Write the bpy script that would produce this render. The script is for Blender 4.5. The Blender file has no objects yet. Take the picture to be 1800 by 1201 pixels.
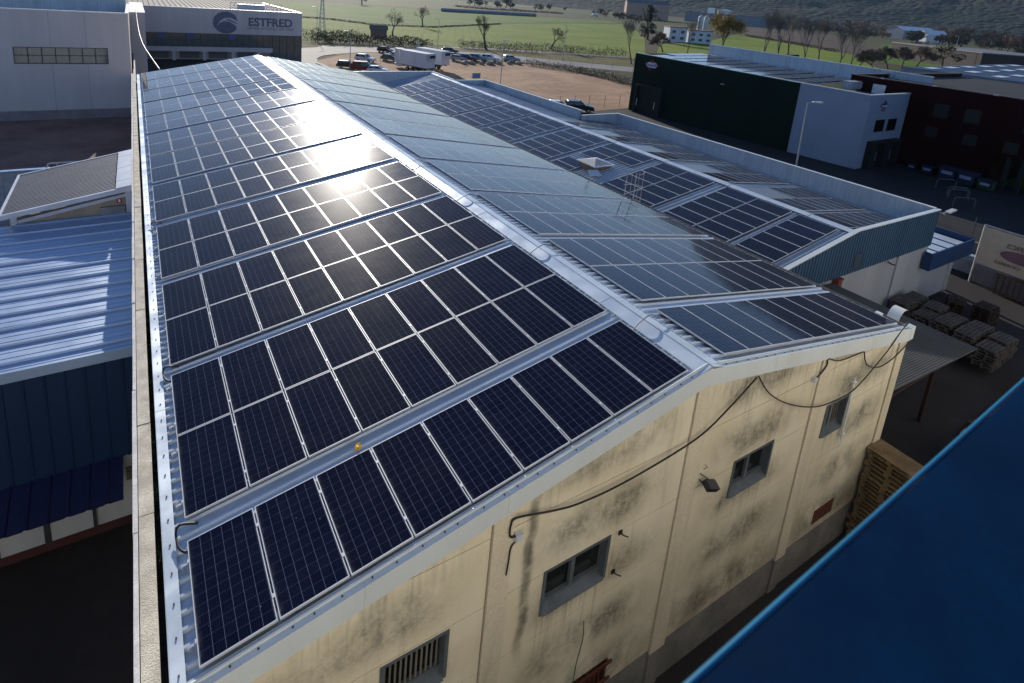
import bpy, bmesh, math, random
from mathutils import Vector, Matrix
random.seed(11)
S = bpy.context.scene
COL = S.collection
PI = math.pi
# ------------------------------------------------------------------ camera
CAM_POS = Vector((-10.16458, -6.26671, 6.93637))
CAM_R = Vector((0.8594572, -0.50566415, 0.07508053))
CAM_U = Vector((0.05307963, 0.23434639, 0.970703))
CAM_F = Vector((0.50844457, 0.83029244, -0.22825116))
FPX, PPX, PPY = 997.967, 838.027, 225.933          # in pixels of an 1800 x 1201 picture
cd = bpy.data.cameras.new('camera')
cam = bpy.data.objects.new('camera', cd)
COL.objects.link(cam)
cam.matrix_world = Matrix(((CAM_R.x, CAM_U.x, -CAM_F.x, CAM_POS.x), (CAM_R.y, CAM_U.y, -CAM_F.y, CAM_POS.y),
                           (CAM_R.z, CAM_U.z, -CAM_F.z, CAM_POS.z), (0, 0, 0, 1)))
cd.sensor_width = 36.0
cd.sensor_fit = 'HORIZONTAL'
cd.lens = FPX / 1800 * 36
cd.shift_x = (900 - PPX) / 1800
cd.shift_y = -(600.5 - PPY) / 1800
cd.clip_start = 0.05
cd.clip_end = 20000
cd.dof.use_dof = True
cd.dof.focus_distance = 16.0
cd.dof.aperture_fstop = 2.4
S.camera = cam
def proj(P):
    d = Vector(P) - CAM_POS
    z = d.dot(CAM_F)
    return PPX + FPX * d.dot(CAM_R) / z, PPY - FPX * d.dot(CAM_U) / z
# ------------------------------------------------------------------ light
SUN_AZ, SUN_EL = math.radians(12.0), math.radians(16.8)     # azimuth from +Y towards +X
w = bpy.data.worlds.new('World')
S.world = w
w.use_nodes = True
nt = w.node_tree
bg = nt.nodes['Background']
sky = nt.nodes.new('ShaderNodeTexSky')
sky.sky_type = 'NISHITA'
sky.sun_disc = False
sky.sun_elevation = SUN_EL
sky.sun_rotation = SUN_AZ
sky.altitude = 400
sky.air_density = 0.85
sky.dust_density = 0.15
sky.ozone_density = 1.5
tint = nt.nodes.new('ShaderNodeMix'); tint.data_type = 'RGBA'; tint.blend_type = 'MULTIPLY'
tint.inputs[0].default_value = 1.0; tint.inputs[7].default_value = (0.86, 0.93, 1.14, 1)
nt.links.new(sky.outputs[0], tint.inputs[6]); nt.links.new(tint.outputs[2], bg.inputs[0])
bg.inputs[1].default_value = 0.105
sl = bpy.data.lights.new('sun', 'SUN')
sl.energy = 5.0
sl.angle = math.radians(0.55)
sl.color = (1.0, 0.92, 0.81)
sun = bpy.data.objects.new('sun', sl)
COL.objects.link(sun)
sv = Vector((math.sin(SUN_AZ) * math.cos(SUN_EL), math.cos(SUN_AZ) * math.cos(SUN_EL), math.sin(SUN_EL)))
sun.rotation_euler = sv.to_track_quat('Z', 'Y').to_euler()
sun.location = sv * 60
S.view_settings.view_transform = 'Standard'
S.view_settings.look = 'None'
S.view_settings.gamma = 1.0
S.view_settings.exposure = 0.35
S.view_settings.use_curve_mapping = False
S.cycles.max_bounces = 7
S.cycles.diffuse_bounces = 4
S.cycles.glossy_bounces = 3
S.cycles.transmission_bounces = 4
S.cycles.sample_clamp_indirect = 6.0
# ------------------------------------------------------------------ helpers
GZ = -8.9                                             # ground level (0 is near the ridge of the long roof)
def tag(o, label=None, cat=None, group=None, kind=None):
    if label: o['label'] = label
    if cat: o['category'] = cat
    if group: o['group'] = group
    if kind: o['kind'] = kind
    return o
def thing(name, label, cat, loc=(0, 0, 0), group=None, rz=0):
    o = bpy.data.objects.new(name, None)
    COL.objects.link(o)
    o.location = loc
    o.rotation_euler = (0, 0, rz)
    o.empty_display_size = 0.3
    return tag(o, label, cat, group)
def copy_tree(o, parent=None):
    c = o.copy()
    COL.objects.link(c)
    if parent: c.parent = parent
    for ch in list(o.children): copy_tree(ch, c)
    return c
class MB:
    def __init__(s): s.v = []; s.f = []; s.m = []
    def add(s, vs, fs, mi=0):
        n = len(s.v)
        s.v += [tuple(a) for a in vs]
        s.f += [tuple(n + i for i in f) for f in fs]
        s.m += [mi] * len(fs)
        return s
    def box(s, x0, x1, y0, y1, z0, z1, mi=0):
        return s.hexa([(x0, y0, z0), (x1, y0, z0), (x1, y1, z0), (x0, y1, z0), (x0, y0, z1), (x1, y0, z1), (x1, y1, z1), (x0, y1, z1)], mi)
    def hexa(s, p, mi=0):
        return s.add(p, [(3, 2, 1, 0), (4, 5, 6, 7), (0, 1, 5, 4), (1, 2, 6, 5), (2, 3, 7, 6), (3, 0, 4, 7)], mi)
    def obox(s, c, ax, ay, az, mi=0):               # centre and three half-axis vectors
        c, ax, ay, az = Vector(c), Vector(ax), Vector(ay), Vector(az)
        q = [c - ax - ay - az, c + ax - ay - az, c + ax + ay - az, c - ax + ay - az, c - ax - ay + az, c + ax - ay + az, c + ax + ay + az, c - ax + ay + az]
        return s.hexa(q, mi)
    def quad(s, a, b, c, d, mi=0): return s.add([a, b, c, d], [(0, 1, 2, 3)], mi)
    def poly(s, pts, mi=0): return s.add(pts, [tuple(range(len(pts)))], mi)
    def prism(s, pts, dvec, mi=0):                    # polygon swept by a vector
        n = len(pts); d = Vector(dvec)
        a = [Vector(p) for p in pts]; b = [p + d for p in a]
        fs = [tuple(range(n))[::-1], tuple(range(n, 2 * n))] + [(i, (i + 1) % n, n + (i + 1) % n, n + i) for i in range(n)]
        return s.add(a + b, fs, mi)
    def tube(s, pts, r, n=6, mi=0, caps=True):
        pts = [Vector(p) for p in pts]
        rs = r if isinstance(r, (list, tuple)) else [r] * len(pts)
        up = None; rings = []
        for i, p in enumerate(pts):
            t = (pts[min(i + 1, len(pts) - 1)] - pts[max(i - 1, 0)])
            if t.length < 1e-9: t = Vector((0, 0, 1))
            t.normalize()
            if up is None: up = t.orthogonal().normalized()
            else:
                up = up - t * up.dot(t)
                up = up.normalized() if up.length > 1e-6 else t.orthogonal().normalized()
            q = t.cross(up)
            rings.append([p + (up * math.cos(2 * PI * k / n) + q * math.sin(2 * PI * k / n)) * rs[i] for k in range(n)])
        vs = [v for rg in rings for v in rg]; fs = []
        for i in range(len(pts) - 1):
            for k in range(n):
                a = i * n + k; b = i * n + (k + 1) % n
                fs.append((a, b, b + n, a + n))
        if caps and n > 2: fs += [tuple(range(n))[::-1], tuple(range(len(vs) - n, len(vs)))]
        return s.add(vs, fs, mi)
    def cyl(s, a, b, r, n=12, mi=0, r2=None): return s.tube([a, b], [r, r if r2 is None else r2], n, mi)
    def ribs(s, O, U, V, N, lu, lv, per, h, base=0.25, top=0.12, mi=0, phase=0.0):
        # sheet with raised ribs running along V, repeating along U
        O, U, V, N = Vector(O), Vector(U), Vector(V), Vector(N)
        prof = [(0.0, 0.0)]
        u = phase
        while u + per * 1.0 <= lu + 1e-6:
            a = u + per * 0.5
            prof += [(a - base * per / 2, 0), (a - top * per / 2, h), (a + top * per / 2, h), (a + base * per / 2, 0)]
            u += per
        prof.append((lu, 0.0))
        vs = []
        for (a, hh) in prof:
            p = O + U * a + N * hh
            vs += [p, p + V * lv]
        fs = [(2 * i, 2 * i + 2, 2 * i + 3, 2 * i + 1) for i in range(len(prof) - 1)]
        return s.add(vs, fs, mi)
    def mesh(s, name, mats):
        me = bpy.data.meshes.new(name)
        me.from_pydata(s.v, [], s.f)
        for m in (mats if isinstance(mats, (list, tuple)) else [mats]): me.materials.append(m)
        if any(s.m): me.polygons.foreach_set('material_index', s.m)
        me.validate()
        me.update()
        return me
    def build(s, name, mats, parent=None, smooth=False, loc=None, recalc=True, bevel=0):
        me = s.mesh(name, mats)
        if recalc or bevel:
            bm = bmesh.new(); bm.from_mesh(me)
            if bevel:
                bmesh.ops.bevel(bm, geom=[e for e in bm.edges if e.is_manifold and e.calc_face_angle(0) > 0.6], offset=bevel, segments=2, affect='EDGES', profile=0.7)
            if recalc: bmesh.ops.recalc_face_normals(bm, faces=bm.faces)
            bm.to_mesh(me); bm.free()
        if smooth: me.polygons.foreach_set('use_smooth', [True] * len(me.polygons))
        o = bpy.data.objects.new(name, me)
        COL.objects.link(o)
        if parent: o.parent = parent
        if loc: o.location = loc
        return o
def text_mesh(body, size, extrude=0.01, bold=0.0, align='CENTER'):
    cu = bpy.data.curves.new('lettering', 'FONT')
    cu.body = body; cu.size = size; cu.extrude = extrude; cu.offset = bold
    cu.align_x = align; cu.align_y = 'CENTER'; cu.resolution_u = 3
    to = bpy.data.objects.new('lettering', cu)
    COL.objects.link(to)
    dg = bpy.context.evaluated_depsgraph_get()
    me = bpy.data.meshes.new_from_object(to.evaluated_get(dg))
    bpy.data.objects.remove(to)
    return me
def letters(body, size, origin, right, up, mat, parent, name='lettering', extrude=0.012, bold=0.0, align='CENTER'):
    me = text_mesh(body, size, extrude, bold, align)
    R, U = Vector(right).normalized(), Vector(up).normalized()
    N = R.cross(U)
    M = Matrix(((R.x, U.x, N.x, origin[0]), (R.y, U.y, N.y, origin[1]), (R.z, U.z, N.z, origin[2]), (0, 0, 0, 1)))
    me.transform(M)
    me.materials.clear(); me.materials.append(mat)
    o = bpy.data.objects.new(name, me)
    COL.objects.link(o); o.parent = parent
    o.matrix_parent_inverse = Matrix.Translation(-Vector(parent.location))
    return o
# ------------------------------------------------------------------ materials
MATS = {}
class NG:
    def __init__(s, name):
        s.m = bpy.data.materials.new(name); s.m.use_nodes = True
        s.t = s.m.node_tree; s.b = s.t.nodes['Principled BSDF']; s.out = s.t.nodes['Material Output']
    def n(s, typ, **k):
        x = s.t.nodes.new(typ)
        for a, b in k.items(): setattr(x, a, b)
        return x
    def l(s, a, b): s.t.links.new(a, b)
    def val(s, sock, v):
        if hasattr(v, 'is_output') or isinstance(v, bpy.types.NodeSocket): s.l(v, sock)
        else: sock.default_value = v
    def math(s, op, a, b=0.0, c=None, clamp=False):
        x = s.n('ShaderNodeMath', operation=op, use_clamp=clamp)
        s.val(x.inputs[0], a); s.val(x.inputs[1], b)
        if c is not None: s.val(x.inputs[2], c)
        return x.outputs[0]
    def coord(s, kind='Object'): return s.n('ShaderNodeTexCoord').outputs[kind]
    def xyz(s, v):
        x = s.n('ShaderNodeSeparateXYZ'); s.l(v, x.inputs[0]); return x.outputs
    def map(s, v, scale=(1, 1, 1), loc=(0, 0, 0), rot=(0, 0, 0)):
        x = s.n('ShaderNodeMapping'); s.l(v, x.inputs[0])
        x.inputs['Scale'].default_value = scale; x.inputs['Location'].default_value = loc; x.inputs['Rotation'].default_value = rot
        return x.outputs[0]
    def noise(s, v, scale, detail=4, rough=0.6, dist=0.0):
        x = s.n('ShaderNodeTexNoise'); s.l(v, x.inputs['Vector'])
        x.inputs['Scale'].default_value = scale; x.inputs['Detail'].default_value = detail
        x.inputs['Roughness'].default_value = rough; x.inputs['Distortion'].default_value = dist
        return x.outputs['Fac']
    def voro(s, v, scale, out='Color'):
        x = s.n('ShaderNodeTexVoronoi'); s.l(v, x.inputs['Vector']); x.inputs['Scale'].default_value = scale
        return x.outputs[out]
    def ramp(s, f, lo, hi, a=0.0, b=1.0):
        x = s.n('ShaderNodeMapRange', interpolation_type='SMOOTHSTEP')
        s.val(x.inputs[0], f); x.inputs[1].default_value = lo; x.inputs[2].default_value = hi
        x.inputs[3].default_value = a; x.inputs[4].default_value = b
        return x.outputs[0]
    def mix(s, f, a, b, mode='MIX'):
        x = s.n('ShaderNodeMix', data_type='RGBA', blend_type=mode)
        s.val(x.inputs[0], f)
        s.val(x.inputs[6], a if not isinstance(a, tuple) else (*a[:3], 1)); s.val(x.inputs[7], b if not isinstance(b, tuple) else (*b[:3], 1))
        return x.outputs[2]
    def bump(s, h, strength=0.3, dist=0.02):
        x = s.n('ShaderNodeBump'); s.l(h, x.inputs['Height']); x.inputs['Strength'].default_value = strength; x.inputs['Distance'].default_value = dist
        s.l(x.outputs[0], s.b.inputs['Normal'])
    def set(s, col=None, rough=None, metal=None, spec=None, **k):
        for nm, v in (('Base Color', col), ('Roughness', rough), ('Metallic', metal), ('Specular IOR Level', spec)):
            if v is None: continue
            if nm == 'Base Color' and isinstance(v, tuple): v = (*v[:3], 1)
            s.val(s.b.inputs[nm], v)
        for a, b in k.items(): s.val(s.b.inputs[a], b)
        return s.m
def mat(name, col, rough=0.6, metal=0.0, var=0.15, scale=1.5, fine=0.08, fscale=30.0, spec=0.4, bump=0.0, dirt=None, streak=False, rv=0.0):
    if name in MATS: return MATS[name]
    g = NG(name)
    c = g.coord()
    v = g.map(c, (1, 1, 0.12)) if streak else c
    a = g.noise(v, scale, 5, 0.6)
    b = g.noise(c, fscale, 3, 0.6)
    lo = tuple(x * (1 - var) for x in col); hi = tuple(min(1, x * (1 + var)) for x in col)
    k = g.mix(g.ramp(a, 0.3, 0.7), lo, hi)
    k = g.mix(g.ramp(b, 0.3, 0.7, 0, fine * 2), k, tuple(x * 0.55 for x in col))
    if dirt:
        dcol, amt = dirt
        k = g.mix(g.ramp(g.noise(v, scale * 0.6, 6, 0.7, 0.5), 0.5, 0.75, 0, amt), k, dcol)
    r = rough
    if rv: r = g.ramp(a, 0.3, 0.7, rough - rv, rough + rv)
    if bump: g.bump(b, bump, 0.02)
    g.set(k, r, metal, spec)
    MATS[name] = g.m
    return g.m
def G(x, y, z=GZ):
    """ground point seen at a picture position of the survey photograph (1800 px wide)"""
    d = CAM_R * ((x - PPX) / FPX) - CAM_U * ((y - PPY) / FPX) + CAM_F
    t = (z - CAM_POS.z) / d.z
    return CAM_POS + d * t
# ------------------------------------------------------------------ ground, roads, fields, hills
def ground_mat():
    g = NG('farmland'); c = g.coord()
    big = g.voro(c, 0.006)
    sx = g.xyz(big)
    n1 = g.noise(c, 0.03, 6, 0.65); n2 = g.noise(c, 0.6, 4, 0.7)
    k = g.mix(g.ramp(sx[0], 0.35, 0.65), (0.055, 0.075, 0.022), (0.085, 0.060, 0.036))
    k = g.mix(g.ramp(sx[1], 0.55, 0.6, 0, 0.6), k, (0.10, 0.11, 0.035))
    k = g.mix(g.ramp(n1, 0.4, 0.7, 0, 0.6), k, (0.045, 0.045, 0.022))
    k = g.mix(g.ramp(n2, 0.4, 0.75, 0, 0.35), k, (0.03, 0.028, 0.015))
    return g.set(k, 0.95, 0, 0.1)
def field_mat(name, a, b, c3, sc=0.12, lines=None):
    g = NG(name); c = g.coord()
    n1 = g.noise(c, sc * 0.35, 5, 0.6, 0.4); n2 = g.noise(c, sc * 9, 4, 0.7)
    k = g.mix(g.ramp(n1, 0.38, 0.62), a, b)
    k = g.mix(g.ramp(n2, 0.42, 0.75, 0, 0.55), k, c3)
    if lines:
        rot, per, amt = lines
        v = g.map(c, (1, 1, 1), rot=(0, 0, rot))
        x = g.xyz(v)[0]
        wv = g.math('SINE', g.math('MULTIPLY', g.math('ADD', x, g.math('MULTIPLY', n1, 1.5)), 2 * PI / per))
        k = g.mix(g.ramp(wv, 0.2, 1.0, 0, amt), k, c3)
    g.bump(n2, 0.6, 0.15)
    return g.set(k, 0.95, 0, 0.1)
def sheet(name, pts, m, z, kind='structure'):
    o = MB().poly([(p[0], p[1], z) for p in pts]).build(name, m)
    return tag(o, kind=kind)
MG = ground_mat()
gm = MB()
gm.quad((-9000, -3000, GZ), (12000, -3000, GZ), (12000, 14000, GZ), (-9000, 14000, GZ))
tag(gm.build('ground', MG), kind='structure')
asphalt = mat('asphalt', (0.016, 0.016, 0.018), 0.85, var=0.25, scale=0.25, fine=0.15, fscale=8, dirt=((0.040, 0.037, 0.034), 0.5), bump=0.2)
yardm = mat('yard_concrete', (0.024, 0.020, 0.019), 0.9, var=0.3, scale=0.3, fine=0.2, fscale=6, dirt=((0.016, 0.014, 0.013), 0.7), bump=0.2)
roadm = mat('road_surface', (0.17, 0.165, 0.16), 0.85, var=0.2, scale=0.12, fine=0.1, fscale=5, dirt=((0.24, 0.22, 0.19), 0.5))
def gravel_mat():
    g = NG('pink_gravel'); c = g.coord()
    a = g.noise(c, 0.09, 6, 0.65, 0.6); b = g.noise(c, 1.2, 5, 0.75); d = g.noise(c, 9.0, 3, 0.7)
    k = g.mix(g.ramp(a, 0.35, 0.65), (0.32, 0.190, 0.112), (0.45, 0.290, 0.175))
    k = g.mix(g.ramp(b, 0.45, 0.75, 0, 0.55), k, (0.20, 0.13, 0.09))
    k = g.mix(g.ramp(d, 0.5, 0.8, 0, 0.4), k, (0.14, 0.095, 0.07))
    # worn wheel arcs
    p = g.map(c, (1, 1, 0), loc=(-66, -74, 0)); ln = g.n('ShaderNodeVectorMath', operation='LENGTH'); g.l(p, ln.inputs[0])
    rr = g.math('ADD', ln.outputs['Value'], g.math('MULTIPLY', g.noise(c, 0.15, 2), 5))
    wv = g.math('SINE', g.math('MULTIPLY', rr, 2.6))
    k = g.mix(g.math('MULTIPLY', g.ramp(wv, 0.72, 0.98, 0, 0.55), g.ramp(g.noise(c, 0.07, 3), 0.42, 0.62)), k, (0.13, 0.085, 0.06))
    g.bump(b, 0.7, 0.08)
    return g.set(k, 0.95, 0, 0.15)
gravel = gravel_mat()
fg1 = field_mat('young_crop', (0.125, 0.190, 0.016), (0.195, 0.230, 0.026), (0.070, 0.105, 0.012), lines=(0.5, 3.0, 0.25))
fg2 = field_mat('green_field', (0.080, 0.155, 0.020), (0.135, 0.19, 0.03), (0.05, 0.085, 0.015), lines=(1.1, 4.0, 0.35))
fg3 = field_mat('olive_field', (0.13, 0.135, 0.055), (0.16, 0.155, 0.07), (0.07, 0.065, 0.035))
fb = field_mat('ploughed_field', (0.085, 0.062, 0.048), (0.12, 0.09, 0.066), (0.045, 0.034, 0.027), lines=(0.8, 5.0, 0.4))
vg = field_mat('dry_verge', (0.17, 0.135, 0.055), (0.12, 0.115, 0.04), (0.07, 0.055, 0.028), sc=0.5)
# yards
sheet('yard', [(-60, -30), (58, -30), (58, 30), (47, 31), (47, 57), (17, 57), (17, 112), (-60, 112)], yardm, GZ + 0.004)
sheet('back_yard', [(-60, 24), (-10.64, 24), (-10.64, 112), (-60, 112)], mat('reddish_concrete', (0.26, 0.145, 0.115), 0.9, var=0.3, scale=0.25, fine=0.2, fscale=5, dirt=((0.13, 0.095, 0.085), 0.6)), GZ + 0.012)
sheet('street', [(44.5, -30), (57.5, -30), (62, -14), (110, -14), (110, 24.2), (58.4, 24.2), (56.4, 57), (48, 57)], asphalt, GZ + 0.010)
sheet('gravel_lot', [(17, 57), (48, 57), (58, 58), (90, 50), (92, 66), (78, 78), (77, 104), (72, 110.5), (59, 118.5), (50, 127), (38, 128), (30, 122), (22, 112), (17, 95)], gravel, GZ + 0.006)
rn = [(470, 122), (560, 128), (577, 116), (556, 108), (563, 99), (590, 95), (640, 92), (690, 93), (760, 97), (830, 99), (900, 107.5), (960, 113.5), (1040, 120), (1115, 127)]
rf = [(1115, 118.5), (1040, 112), (960, 104), (900, 98), (830, 92), (760, 87.5), (700, 84.5), (640, 83), (560, 80), (525, 76), (470, 74)]
sheet('road', [G(*q) for q in rn] + [G(*q) for q in rf], roadm, GZ + 0.016)
sheet('verge', [G(*q) for q in [(700, 84.2), (760, 87.2), (830, 91.6), (900, 97.6), (960, 103.6), (1040, 111.5), (1115, 118)]] + [G(*q) for q in [(1115, 102), (1040, 97.5), (960, 92.5), (880, 87.5), (800, 83)]], vg, GZ + 0.02)
sheet('path', [G(*q) for q in [(790, 84), (880, 88.3), (960, 93.2), (1040, 98.2), (1115, 102.8), (1115, 100.6), (1040, 96), (960, 91), (880, 86), (790, 82)]], roadm, GZ + 0.03)
sheet('roundabout_island', [G(*q) for q in [(529, 84), (556, 83), (566, 80.5), (560, 78), (529, 75.5)]], vg, GZ + 0.09)
# kerb of the parking bay
kb = MB(); pk = [G(*q) for q in [(625, 131), (598, 126), (575, 120), (556, 112), (555, 104), (566, 99), (588, 96)]]
for a, b in zip(pk, pk[1:]):
    d = (b - a); L = d.length; d.normalize(); kb.obox((a + b) / 2 + Vector((0, 0, 0.07)), d * L / 2, Vector((-d.y, d.x, 0)) * 0.09, (0, 0, 0.07))
tag(kb.build('kerb', mat('kerb_stone', (0.42, 0.39, 0.34), 0.85)), kind='structure')
# fields
sheet('field', [G(*q) for q in [(480, 68), (560, 72), (650, 70), (742, 78), (800, 82), (900, 86), (1000, 91), (1100, 100), (1135, 103), (1133, 64), (1100, 43), (1000, 41.5), (890, 42), (760, 48), (646, 43), (560, 33), (480, 27)]], fg1, GZ + 0.05)
sheet('field', [G(*q) for q in [(470, 25.5), (560, 31), (646, 41.5), (760, 46.5), (890, 40.5), (1000, 40), (1090, 41), (1060, 36), (940, 29), (800, 20), (640, 9), (560, 3), (470, 2)]], fg2, GZ + 0.05)
sheet('field', [G(*q) for q in [(640, 8.5), (800, 19), (835, 10), (960, 14), (880, 5), (760, -1), (640, 0)]], fg3, GZ + 0.05)
sheet('ploughed_field', [G(*q) for q in [(800, 19.3), (942, 28.5), (1030, 33.5), (1000, 24), (940, 20.5), (850, 13), (825, 12)]], fb, GZ + 0.07)
sheet('field', [G(*q) for q in [(1150, 108), (1260, 112), (1430, 121), (1520, 135), (1560, 130), (1500, 97), (1420, 80), (1300, 60), (1240, 74), (1160, 78)]], fg1, GZ + 0.05)
sheet('ploughed_field', [G(*q) for q in [(1300, 58.5), (1420, 78), (1500, 95), (1560, 94), (1480, 67), (1400, 51), (1300, 43), (1240, 42)]], fb, GZ + 0.05)
sheet('field', [G(*q) for q in [(1540, 108), (1590, 116), (1690, 121), (1760, 124), (1800, 118), (1800, 95), (1680, 84), (1550, 79)]], fg2, GZ + 0.05)
# hills and mountain: a height sheet far beyond the fields
def hill_h(az, r):
    if r < 1500: return 0.0
    t = min(1.0, (r - 1700) / 3200.0) if r > 1700 else 0.0
    t = t * t * (3 - 2 * t)
    f = max(0.0, min(1.0, (az - 14) / 48.0)); f = f * f * (3 - 2 * f)
    tab = [(-30, 1.0), (30, 1.1), (44, 1.7), (50, 2.6), (56, 4.6), (62, 7.6), (70, 9.0), (85, 9.0), (95, 6.0)]
    e_ = tab[-1][1]
    for (a0, e0), (a1, e1) in zip(tab, tab[1:]):
        if a0 <= az < a1: e_ = e0 + (e1 - e0) * (az - a0) / (a1 - a0)
    peak = 20 + 4700 * math.tan(math.radians(e_))
    fh = 60 * math.exp(-((r - 2300) / 380.0) ** 2) * (0.25 + f)
    return peak * t + fh
from mathutils import noise as mnoise
hb = MB(); NA, NR = 420, 130
for j in range(NR + 1):
    r = 1350 * (4.6 ** (j / NR))
    for i in range(NA + 1):
        az = -25 + 115.0 * i / NA
        x = CAM_POS.x + r * math.sin(math.radians(az)); y = CAM_POS.y + r * math.cos(math.radians(az))
        h = hill_h(az, r)
        nz = mnoise.fractal(Vector((x / 900.0, y / 900.0, 1.3)), 0.9, 2.1, 5)
        nz2 = mnoise.noise(Vector((x / 55.0, y / 55.0, 4.3)))
        k = min(1.0, max(0.0, (r - 1500) / 500.0))
        hb.v.append((x, y, GZ - 0.6 * (1 - k) + max(0, h * (1 + 0.55 * nz)) + k * (5 * nz2 + 5)))
for j in range(NR):
    for i in range(NA):
        a = j * (NA + 1) + i
        hb.f.append((a, a + 1, a + NA + 2, a + NA + 1)); hb.m.append(0)
def hill_mat():
    g = NG('wooded_hills'); c = g.coord()
    a = g.noise(c, 0.0028, 7, 0.7, 0.6); b = g.noise(c, 0.03, 6, 0.75); v = g.voro(c, 0.06, 'Distance')
    k = g.mix(g.ramp(a, 0.4, 0.65), (0.014, 0.022, 0.018), (0.050, 0.038, 0.024))
    k = g.mix(g.ramp(b, 0.4, 0.7, 0, 0.7), k, (0.010, 0.016, 0.012))
    k = g.mix(g.ramp(a, 0.60, 0.68, 0, 0.75), k, (0.12, 0.10, 0.06))
    k = g.mix(g.ramp(g.xyz(g.voro(c, 0.06))[0], 0.2, 0.9, 0.0, 0.55), k, (0.006, 0.012, 0.010))
    k = g.mix(g.ramp(g.noise(c, 0.012, 5, 0.7), 0.58, 0.66, 0, 0.6), k, (0.075, 0.045, 0.028))
    g.bump(g.math('MULTIPLY', v, -1.0), 0.9, 10.0)
    return g.set(k, 0.95, 0, 0.1)
tag(hb.build('hills', hill_mat(), smooth=True), kind='structure')
# ------------------------------------------------------------------ the long roof
alu = mat('anodised_aluminium', (0.62, 0.63, 0.64), 0.38, 0.75, var=0.06, scale=2, fine=0.04)
sheetm = mat('pale_steel_sheet', (0.52, 0.60, 0.69), 0.42, 0.25, var=0.08, scale=0.8, fine=0.05, fscale=18, dirt=((0.40, 0.40, 0.39), 0.25), rv=0.08)
capm = mat('ridge_sheet', (0.58, 0.66, 0.73), 0.36, 0.25, var=0.07, scale=1.2, fine=0.05, fscale=25, dirt=((0.45, 0.45, 0.44), 0.25), rv=0.08)
trim = mat('white_trim', (0.62, 0.67, 0.675), 0.45, 0.1, var=0.05, scale=0.9, fine=0.05, dirt=((0.5, 0.5, 0.46), 0.3), streak=True)
rubber = mat('black_cable', (0.015, 0.015, 0.016), 0.5)
greyc = mat('grey_conduit', (0.20, 0.20, 0.21), 0.5)
darkrec = mat('dark_gutter', (0.05, 0.045, 0.04), 0.9, var=0.5, scale=3)
conc = mat('weathered_concrete', (0.84, 0.74, 0.58), 0.9, var=0.25, scale=2.5, fine=0.28, fscale=45, dirt=((0.42, 0.34, 0.24), 0.6), bump=1.0)
mortar = mat('pale_mortar', (0.82, 0.79, 0.74), 0.85, var=0.15, scale=2, fine=0.2, fscale=30, bump=0.4)
concg = mat('grey_plinth', (0.22, 0.21, 0.19), 0.9, var=0.25, scale=1.2, fine=0.2, fscale=25, dirt=((0.08, 0.075, 0.06), 0.8), bump=0.3)
Y0, Y1 = -0.2, 50.25
XR = -0.35
def zl(x): return -0.17 + 0.183 * (x - XR)
def zr(x): return -0.20 - 0.165 * (x - XR)
XE, XW = 9.15, -10.05
hall = thing('industrial_hall', 'long cream concrete hall whose gabled roof is covered in solar panels', 'building', (0, 0, GZ))
def hz(o): o.parent = hall; o.matrix_parent_inverse = Matrix.Translation((0, 0, -GZ)); return o
# roof sheets with ribs running down the slope
b = MB()
nl = Vector((-0.183, 0, 1)).normalized(); nr = Vector((0.165, 0, 1)).normalized()
Ul = Vector((XW - XR, 0, zl(XW) - zl(XR))); Ur = Vector((XE - XR, 0, zr(XE) - zr(XR)))
b.ribs((XR, Y0 + 0.02, zl(XR)), (0, 1, 0), Ul.normalized(), nl, Y1 - Y0 - 0.04, Ul.length, 0.25, 0.045, 0.34, 0.16)
b.ribs((XR, Y0 + 0.02, zr(XR)), (0, 1, 0), Ur.normalized(), nr, Y1 - Y0 - 0.04, Ur.length, 0.25, 0.045, 0.34, 0.16)
hz(b.build('roof', sheetm))
# ridge cap with toothed closures
b = MB()
cl, cr = -0.72, 0.02
for k in range(17):
    a, e = Y0 + (Y1 - Y0) * k / 17, Y0 + (Y1 - Y0) * (k + 1) / 17
    zo = 0.004 * (k % 2)
    b.hexa([(cl, a, zl(cl) + 0.055 + zo), (XR, a, -0.095 + zo), (XR, e, -0.095 + zo), (cl, e, zl(cl) + 0.055 + zo), (cl, a, zl(cl) + 0.062 + zo), (XR, a, -0.088 + zo), (XR, e, -0.088 + zo), (cl, e, zl(cl) + 0.062 + zo)])
    b.hexa([(XR, a, -0.095 + zo), (cr, a, zr(cr) + 0.06 + zo), (cr, e, zr(cr) + 0.06 + zo), (XR, e, -0.095 + zo), (XR, a, -0.088 + zo), (cr, a, zr(cr) + 0.067 + zo), (cr, e, zr(cr) + 0.067 + zo), (XR, e, -0.088 + zo)])
b.tube([(XR, Y0, -0.086), (XR, Y1, -0.086)], 0.018, 6)
y = Y0 + 0.145
while y < Y1 - 0.2:                                    # a small upright plate beside every rib
    b.box(cl - 0.13, cl + 0.01, y + 0.028, y + 0.036, zl(cl) - 0.02, zl(cl) + 0.075)
    b.box(cl - 0.006, cl + 0.002, y + 0.05, y + 0.22, zl(cl), zl(cl) + 0.05)
    b.box(cr - 0.01, cr + 0.10, y + 0.028, y + 0.036, zr(cr) - 0.02, zr(cr) + 0.07)
    y += 0.25
hz(b.build('ridge_cap', capm))
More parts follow.
